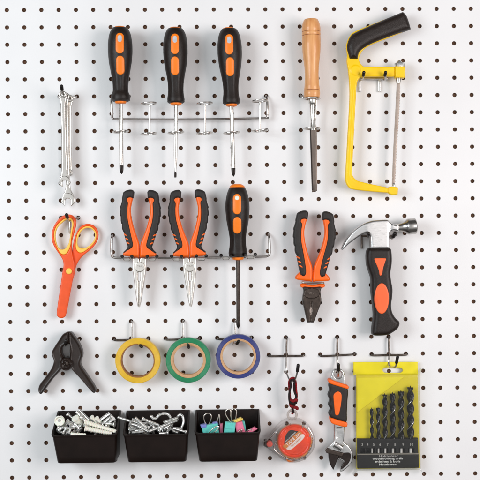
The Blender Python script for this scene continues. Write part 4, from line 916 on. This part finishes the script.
def plug(a, b, r, label, group='white plugs in the left bin', bore_disc=False):
    t = thing('wall_plug', label, 'wall plug', P(*a), group)
    L = max(1.0, np.linalg.norm(P(*a) - P(*b)) / mm(1, 30)); n = int(L / .9); pr = [(0, .3), (.002, r * 1.25), (1.0 / L, r * 1.25), (1.1 / L, r)]
    for k in range(1, n): pr.append(((1.2 + k * (L - 2.2) / n) / L, r * (1.08 if k % 2 else .74) * (1 - .18 * k / n)))
    pr += [(1, r * .6), (1.002, .2)]
    obj('ribbed_sleeve', lathe(a, b, pr, 20, lambda t_, th: 1 - .12 * (abs(math.cos(th)) < .2)), M_nyl, t)
    if bore_disc:
        obj('rim', tube([(a[0] + r * math.cos(q), a[1] + r * math.sin(q), a[2] + .5) for q in [2 * math.pi * k / 16 for k in range(16)]], .55, 8, 2, closed=True), M_nyl, t)
        obj('bore_disc', puff(ell(a[0], a[1], 1.5, 1.5, 16), a[2] - 1, a[2] + .9, .3, s=1), M_print2, t)  # grey disc paints the dark of a hole that is not cut
G1 = 'small screws in the left bin'
plug((59.4, 420.6, 46), (61.6, 423.2, 30), 4.2, 'large round white plug head facing out at the left corner of the left bin', bore_disc=True)
plug((75.0, 418.2, 46), (81.5, 424.2, 36), 3.2, 'stubby white plug left of the centre of the left bin')
plug((84.4, 421.6, 47), (116.0, 431.6, 44), 2.6, 'long ribbed white plug slanting down to the right corner of the left bin')
plug((84.8, 428.2, 50), (111.6, 433.4, 49), 2.5, 'ribbed white plug lying against the front rim of the left bin')
plug((91.4, 416.8, 42), (98, 424.0, 34), 1.9, 'small white plug with a round head near the back of the left bin')
plug((96.4, 417.8, 42), (102, 424.4, 34), 1.9, 'small white plug second from the back centre of the left bin')
plug((71.0, 434.0, 51), (86.0, 434.6, 51), 1.6, 'narrow white plug half sunk behind the front rim of the left bin')
screw((67.4, 413.8, 40), (77.8, 422.4, 34), 1.0, 'zinc screw with its flat head up near the back left of the left bin', G1, hr=1.9)
screw((76.6, 411.4, 44), (87.6, 423.4, 38), 1.7, 'thick zinc bolt leaning over the back rim of the left bin', G1, head=False)
screw((79.2, 409.8, 40), (89.6, 420.6, 36), 1.3, 'zinc bolt behind the thick leaning bolt in the left bin', G1, head=False)
screw((109.4, 413.4, 40), (97.6, 422.2, 36), 1.6, 'zinc bolt sloping up to the right at the back of the left bin', G1, head=False)
screw((112.0, 415.6, 42), (101.4, 424.6, 40), 1.5, 'second zinc bolt sloping up to the right in the left bin', G1, head=False)
screw((113.6, 418.4, 44), (105.6, 425.6, 40), 1.5, 'third zinc bolt sloping to the right wall of the left bin', G1)
screw((115.2, 424.4, 48), (104.0, 423.0, 42), 1.3, 'zinc screw against the right wall of the left bin', G1)
screw((57.4, 427.6, 48), (76.4, 428.2, 46), 1.15, 'zinc screw lying level under the round white plug in the left bin', G1)
screw((69.4, 426.0, 49), (82.0, 426.0, 44), 1.2, 'zinc screw lying level near the centre of the left bin', G1)
screw((57.8, 431.4, 51), (62.4, 427.6, 46), 1.3, 'zinc screw in the lower left corner of the left bin', G1)
screw((62.0, 433.8, 52), (67.0, 427.8, 46), 1.1, 'short zinc screw beside the lower left corner of the left bin', G1)
screw((68.4, 434.2, 52), (70.6, 428.6, 47), 1.3, 'short upright zinc screw behind the front rim of the left bin', G1)
screw((82.4, 416.4, 42), (72.6, 419.8, 38), 1.6, 'zinc screw end between the leaning bolts and the stubby plug', G1)
screw((66.4, 421.6, 46), (74.6, 425.6, 42), 2.0, 'fat zinc screw head right of the round white plug', G1, hr=1.5)
screw((80.8, 430.4, 50), (73.8, 423.2, 44), 1.5, 'fat zinc screw left of the ribbed plugs', G1)
rnd = random.Random(5)
for k in range(26):
    x = rnd.uniform(60, 110); y = rnd.uniform(421.5, 434); a = rnd.uniform(0, 6.28); l = rnd.uniform(5, 8)
    h = rnd.uniform(14, 38); p0 = (x, y, h); p1 = (min(113, max(58, x + l * math.cos(a))), y + l * .5 * math.sin(a), min(44, max(8, h + rnd.uniform(-8, 8))))
    if k % 3 == 0: plug(p0, p1, 1.7, 'small white plug in the heap filling the left bin', 'loose plugs heaped in the left bin')
    else: screw(p0, p1, 1.1, 'small zinc screw in the heap filling the left bin', 'loose screws heaped in the left bin')
G2 = 'screws and hooks in the middle bin'
screw((117.6, 417.4, 40), (131.0, 421.4, 36), 1.1, 'zinc screw jutting over the left edge of the middle bin', G2, head=False)
screw((129.0, 423.4, 46), (146.2, 428.2, 42), 1.35, 'zinc screw with a bright end at the left of the middle bin', G2)
screw((135.0, 417.8, 42), (147.8, 429.2, 44), 1.7, 'thick zinc screw sloping down at the left of the middle bin', G2, head=False)
screw((131.4, 420.6, 40), (142, 424.8, 38), 1.3, 'zinc screw under the thick sloping one in the middle bin', G2)
screw((141.8, 418.6, 44), (160.0, 425.8, 42), 1.35, 'zinc screw with a round head sloping to the centre of the middle bin', G2, hr=1.5)
rod([(151.2, 416.4, 44), (153.6, 418.4, 44), (156.4, 418.0, 43), (159.2, 415.0, 42), (163.4, 413.5, 41), (167.6, 414.2, 40), (170.4, 417.6, 38), (170.8, 421.5, 36)], 1.3, 'zinc hook arching over the centre of the middle bin', G2)
screw((177.2, 420.2, 48), (147.4, 432.2, 50), 1.35, 'long zinc screw lying across the top of the middle bin', G2, head=False)
screw((163.8, 422.8, 42), (177.4, 418.4, 42), 1.7, 'thick zinc screw under the long crossing screw in the middle bin', G2, head=False)
rod([(176.8, 419.8, 40), (178.0, 416.4, 43), (180.0, 414.9, 44), (182.4, 416.0, 45), (183.5, 420.6, 46), (183.0, 424.4, 47), (181.6, 427.4, 47)], 1.25, 'zinc J-hook standing at the right of the middle bin', G2)
screw((186.6, 432.2, 52), (172.0, 428.0, 46), 1.1, 'zinc screw with its head at the right corner of the middle bin', G2, hr=1.6)
screw((131.8, 432.4, 51), (144.4, 431.6, 49), 1.3, 'zinc screw lying level at the left front of the middle bin', G2, head=False)
screw((158.6, 431.6, 52), (164.6, 425.6, 44), 1.1, 'zinc screw pointing out at the centre front of the middle bin', G2, hr=1.6)
screw((150.8, 424.8, 42), (157.0, 429.4, 40), 1.3, 'short zinc screw between the crossing screws', G2)
screw((168.6, 432.6, 51), (158.8, 433.6, 51), 1.1, 'zinc screw half hidden behind the front rim of the middle bin', G2)
screw((163.4, 429.4, 48), (170.6, 424.6, 42), 1.2, 'short zinc screw right of the centre of the middle bin', G2)
screw((138.0, 426.4, 45), (150.6, 432.6, 48), 1.3, 'zinc screw under the bright-ended one in the middle bin', G2)
for k in range(34):
    x = rnd.uniform(130, 180); y = rnd.uniform(421.5, 434); a = rnd.uniform(0, 6.28); l = rnd.uniform(6, 10)
    h = rnd.uniform(14, 40); p0 = (x, y, h); p1 = (min(184, max(128, x + l * math.cos(a))), y + l * .5 * math.sin(a), min(45, max(8, h + rnd.uniform(-8, 8))))
    screw(p0, p1, 1.2, 'small zinc screw in the heap filling the middle bin', 'loose screws heaped in the middle bin', head=k % 2 == 0)
def clip(label, quad, h, m, wires, lip=None, lipm=None):
    cx = sum(q[0] for q in quad) / 4; cy = sum(q[1] for q in quad) / 4
    t = thing('binder_clip', label, 'binder clip', P(cx, cy, h), 'binder clips in the right bin')
    V0 = sm([q + (1,) for q in quad], 1)
    A = []; 
    mid = ((quad[0][0] + quad[1][0]) / 2, (quad[0][1] + quad[1][1]) / 2)
    obj('clip_body', puff(V0, h - 5, h + 4, .7, s=1.5, bs=1), m, t)
    if lip: obj('clip_spine', puff(lip, h - 5.5, h + 4.6, .5, s=1.5, bs=1), lipm or m, t)
    e0, e1 = quad[3], quad[2]
    obj('rolled_edge', tube([(quad[3][0], quad[3][1] - .6, h + 4.2), (quad[2][0], quad[2][1] - .6, h + 4.2)], .7, 8, 2), m, t)
    for w in wires: obj('wire_handle', tube(w, .55, 8, 5), M_wcl, t)
M_wcl = mat('pale_gold_wire', (0.80, 0.72, 0.64, 1), 0.3, 1)
clip('mint and violet binder clip with one raised wire loop in the right bin', [(201.2, 425.8), (217.6, 422.6), (219.2, 433.6), (203.6, 434.6)], 40, M_teal,
     [[(206.2, 425.6, 40), (203.9, 419, 43), (204.6, 415, 44), (208.2, 413.4, 44), (210.9, 415, 44), (211.2, 418.6, 43), (208.7, 424.6, 40)],
      [(207.8, 434.4, 47), (212.0, 429.4, 50), (216.4, 426.4, 50), (219.0, 427, 49), (216.4, 430.6, 49), (211.4, 434.6, 48)]], [(200.4, 424.6), (206.4, 423.6), (206.8, 426.6), (201.4, 427.4)], M_lil)
clip('violet-edged clip lying behind the left mint clip', [(212.4, 422.4), (217.2, 421.2), (218.4, 424.6), (213.0, 425.8)], 38, M_lil,
     [[(216.6, 424, 36), (217.9, 419, 38), (219.2, 414.8, 39), (219.8, 418, 39), (219.6, 424.6, 37)]])
clip('dark pink binder clip wedged between the two mint clips', [(219.8, 423.8), (223.0, 423.2), (223.0, 433.6), (219.6, 433.6)], 36, M_pink, [])
clip('mint binder clip with two tall wire loops in the middle of the right bin', [(225.0, 421.6), (235.8, 422.4), (234.4, 433.6), (223.6, 434.4)], 44, M_teal,
     [[(230.0, 421.6, 42), (226.2, 415.6, 44), (225.6, 411.8, 45), (228.2, 409.4, 46), (231.0, 411, 46), (231.6, 416, 44), (231.8, 421.4, 42)],
      [(232.4, 421.6, 38), (230.4, 414.4, 42), (231.0, 410.6, 43), (234.0, 408.8, 44), (236.4, 411, 43), (236.2, 415.4, 42), (235.0, 420.4, 39)]], [(225.4, 426.8), (235.2, 427.4), (235.0, 428.6), (225.2, 428.2)], M_teal)
clip('pink binder clip leaning on the tall-looped mint clip', [(234.4, 422.6), (242.2, 421.0), (245.2, 431.6), (237.0, 433.6)], 41, M_pink, [[(236.4, 433.8, 47), (239.6, 430.6, 48), (242, 430, 48), (240, 433.8, 47)]])
clip('pale yellow binder clip behind the pink one', [(232.6, 420.4), (240.8, 417.2), (243.0, 419.4), (235.8, 422.6)], 36, M_yc, [])
clip('mint binder clip half hidden behind the pink one', [(241.8, 420.6), (244.8, 421.4), (246.2, 431.0), (243.0, 431.2)], 36, M_teal, [])
clip('pink binder clip lying low at the right of the right bin', [(247.4, 431.0), (254.4, 426.8), (257.2, 428.8), (250.0, 433.2)], 42, M_pink, [[(245.8, 432.4, 44), (249, 429.6, 46), (252.6, 430.4, 46)]])
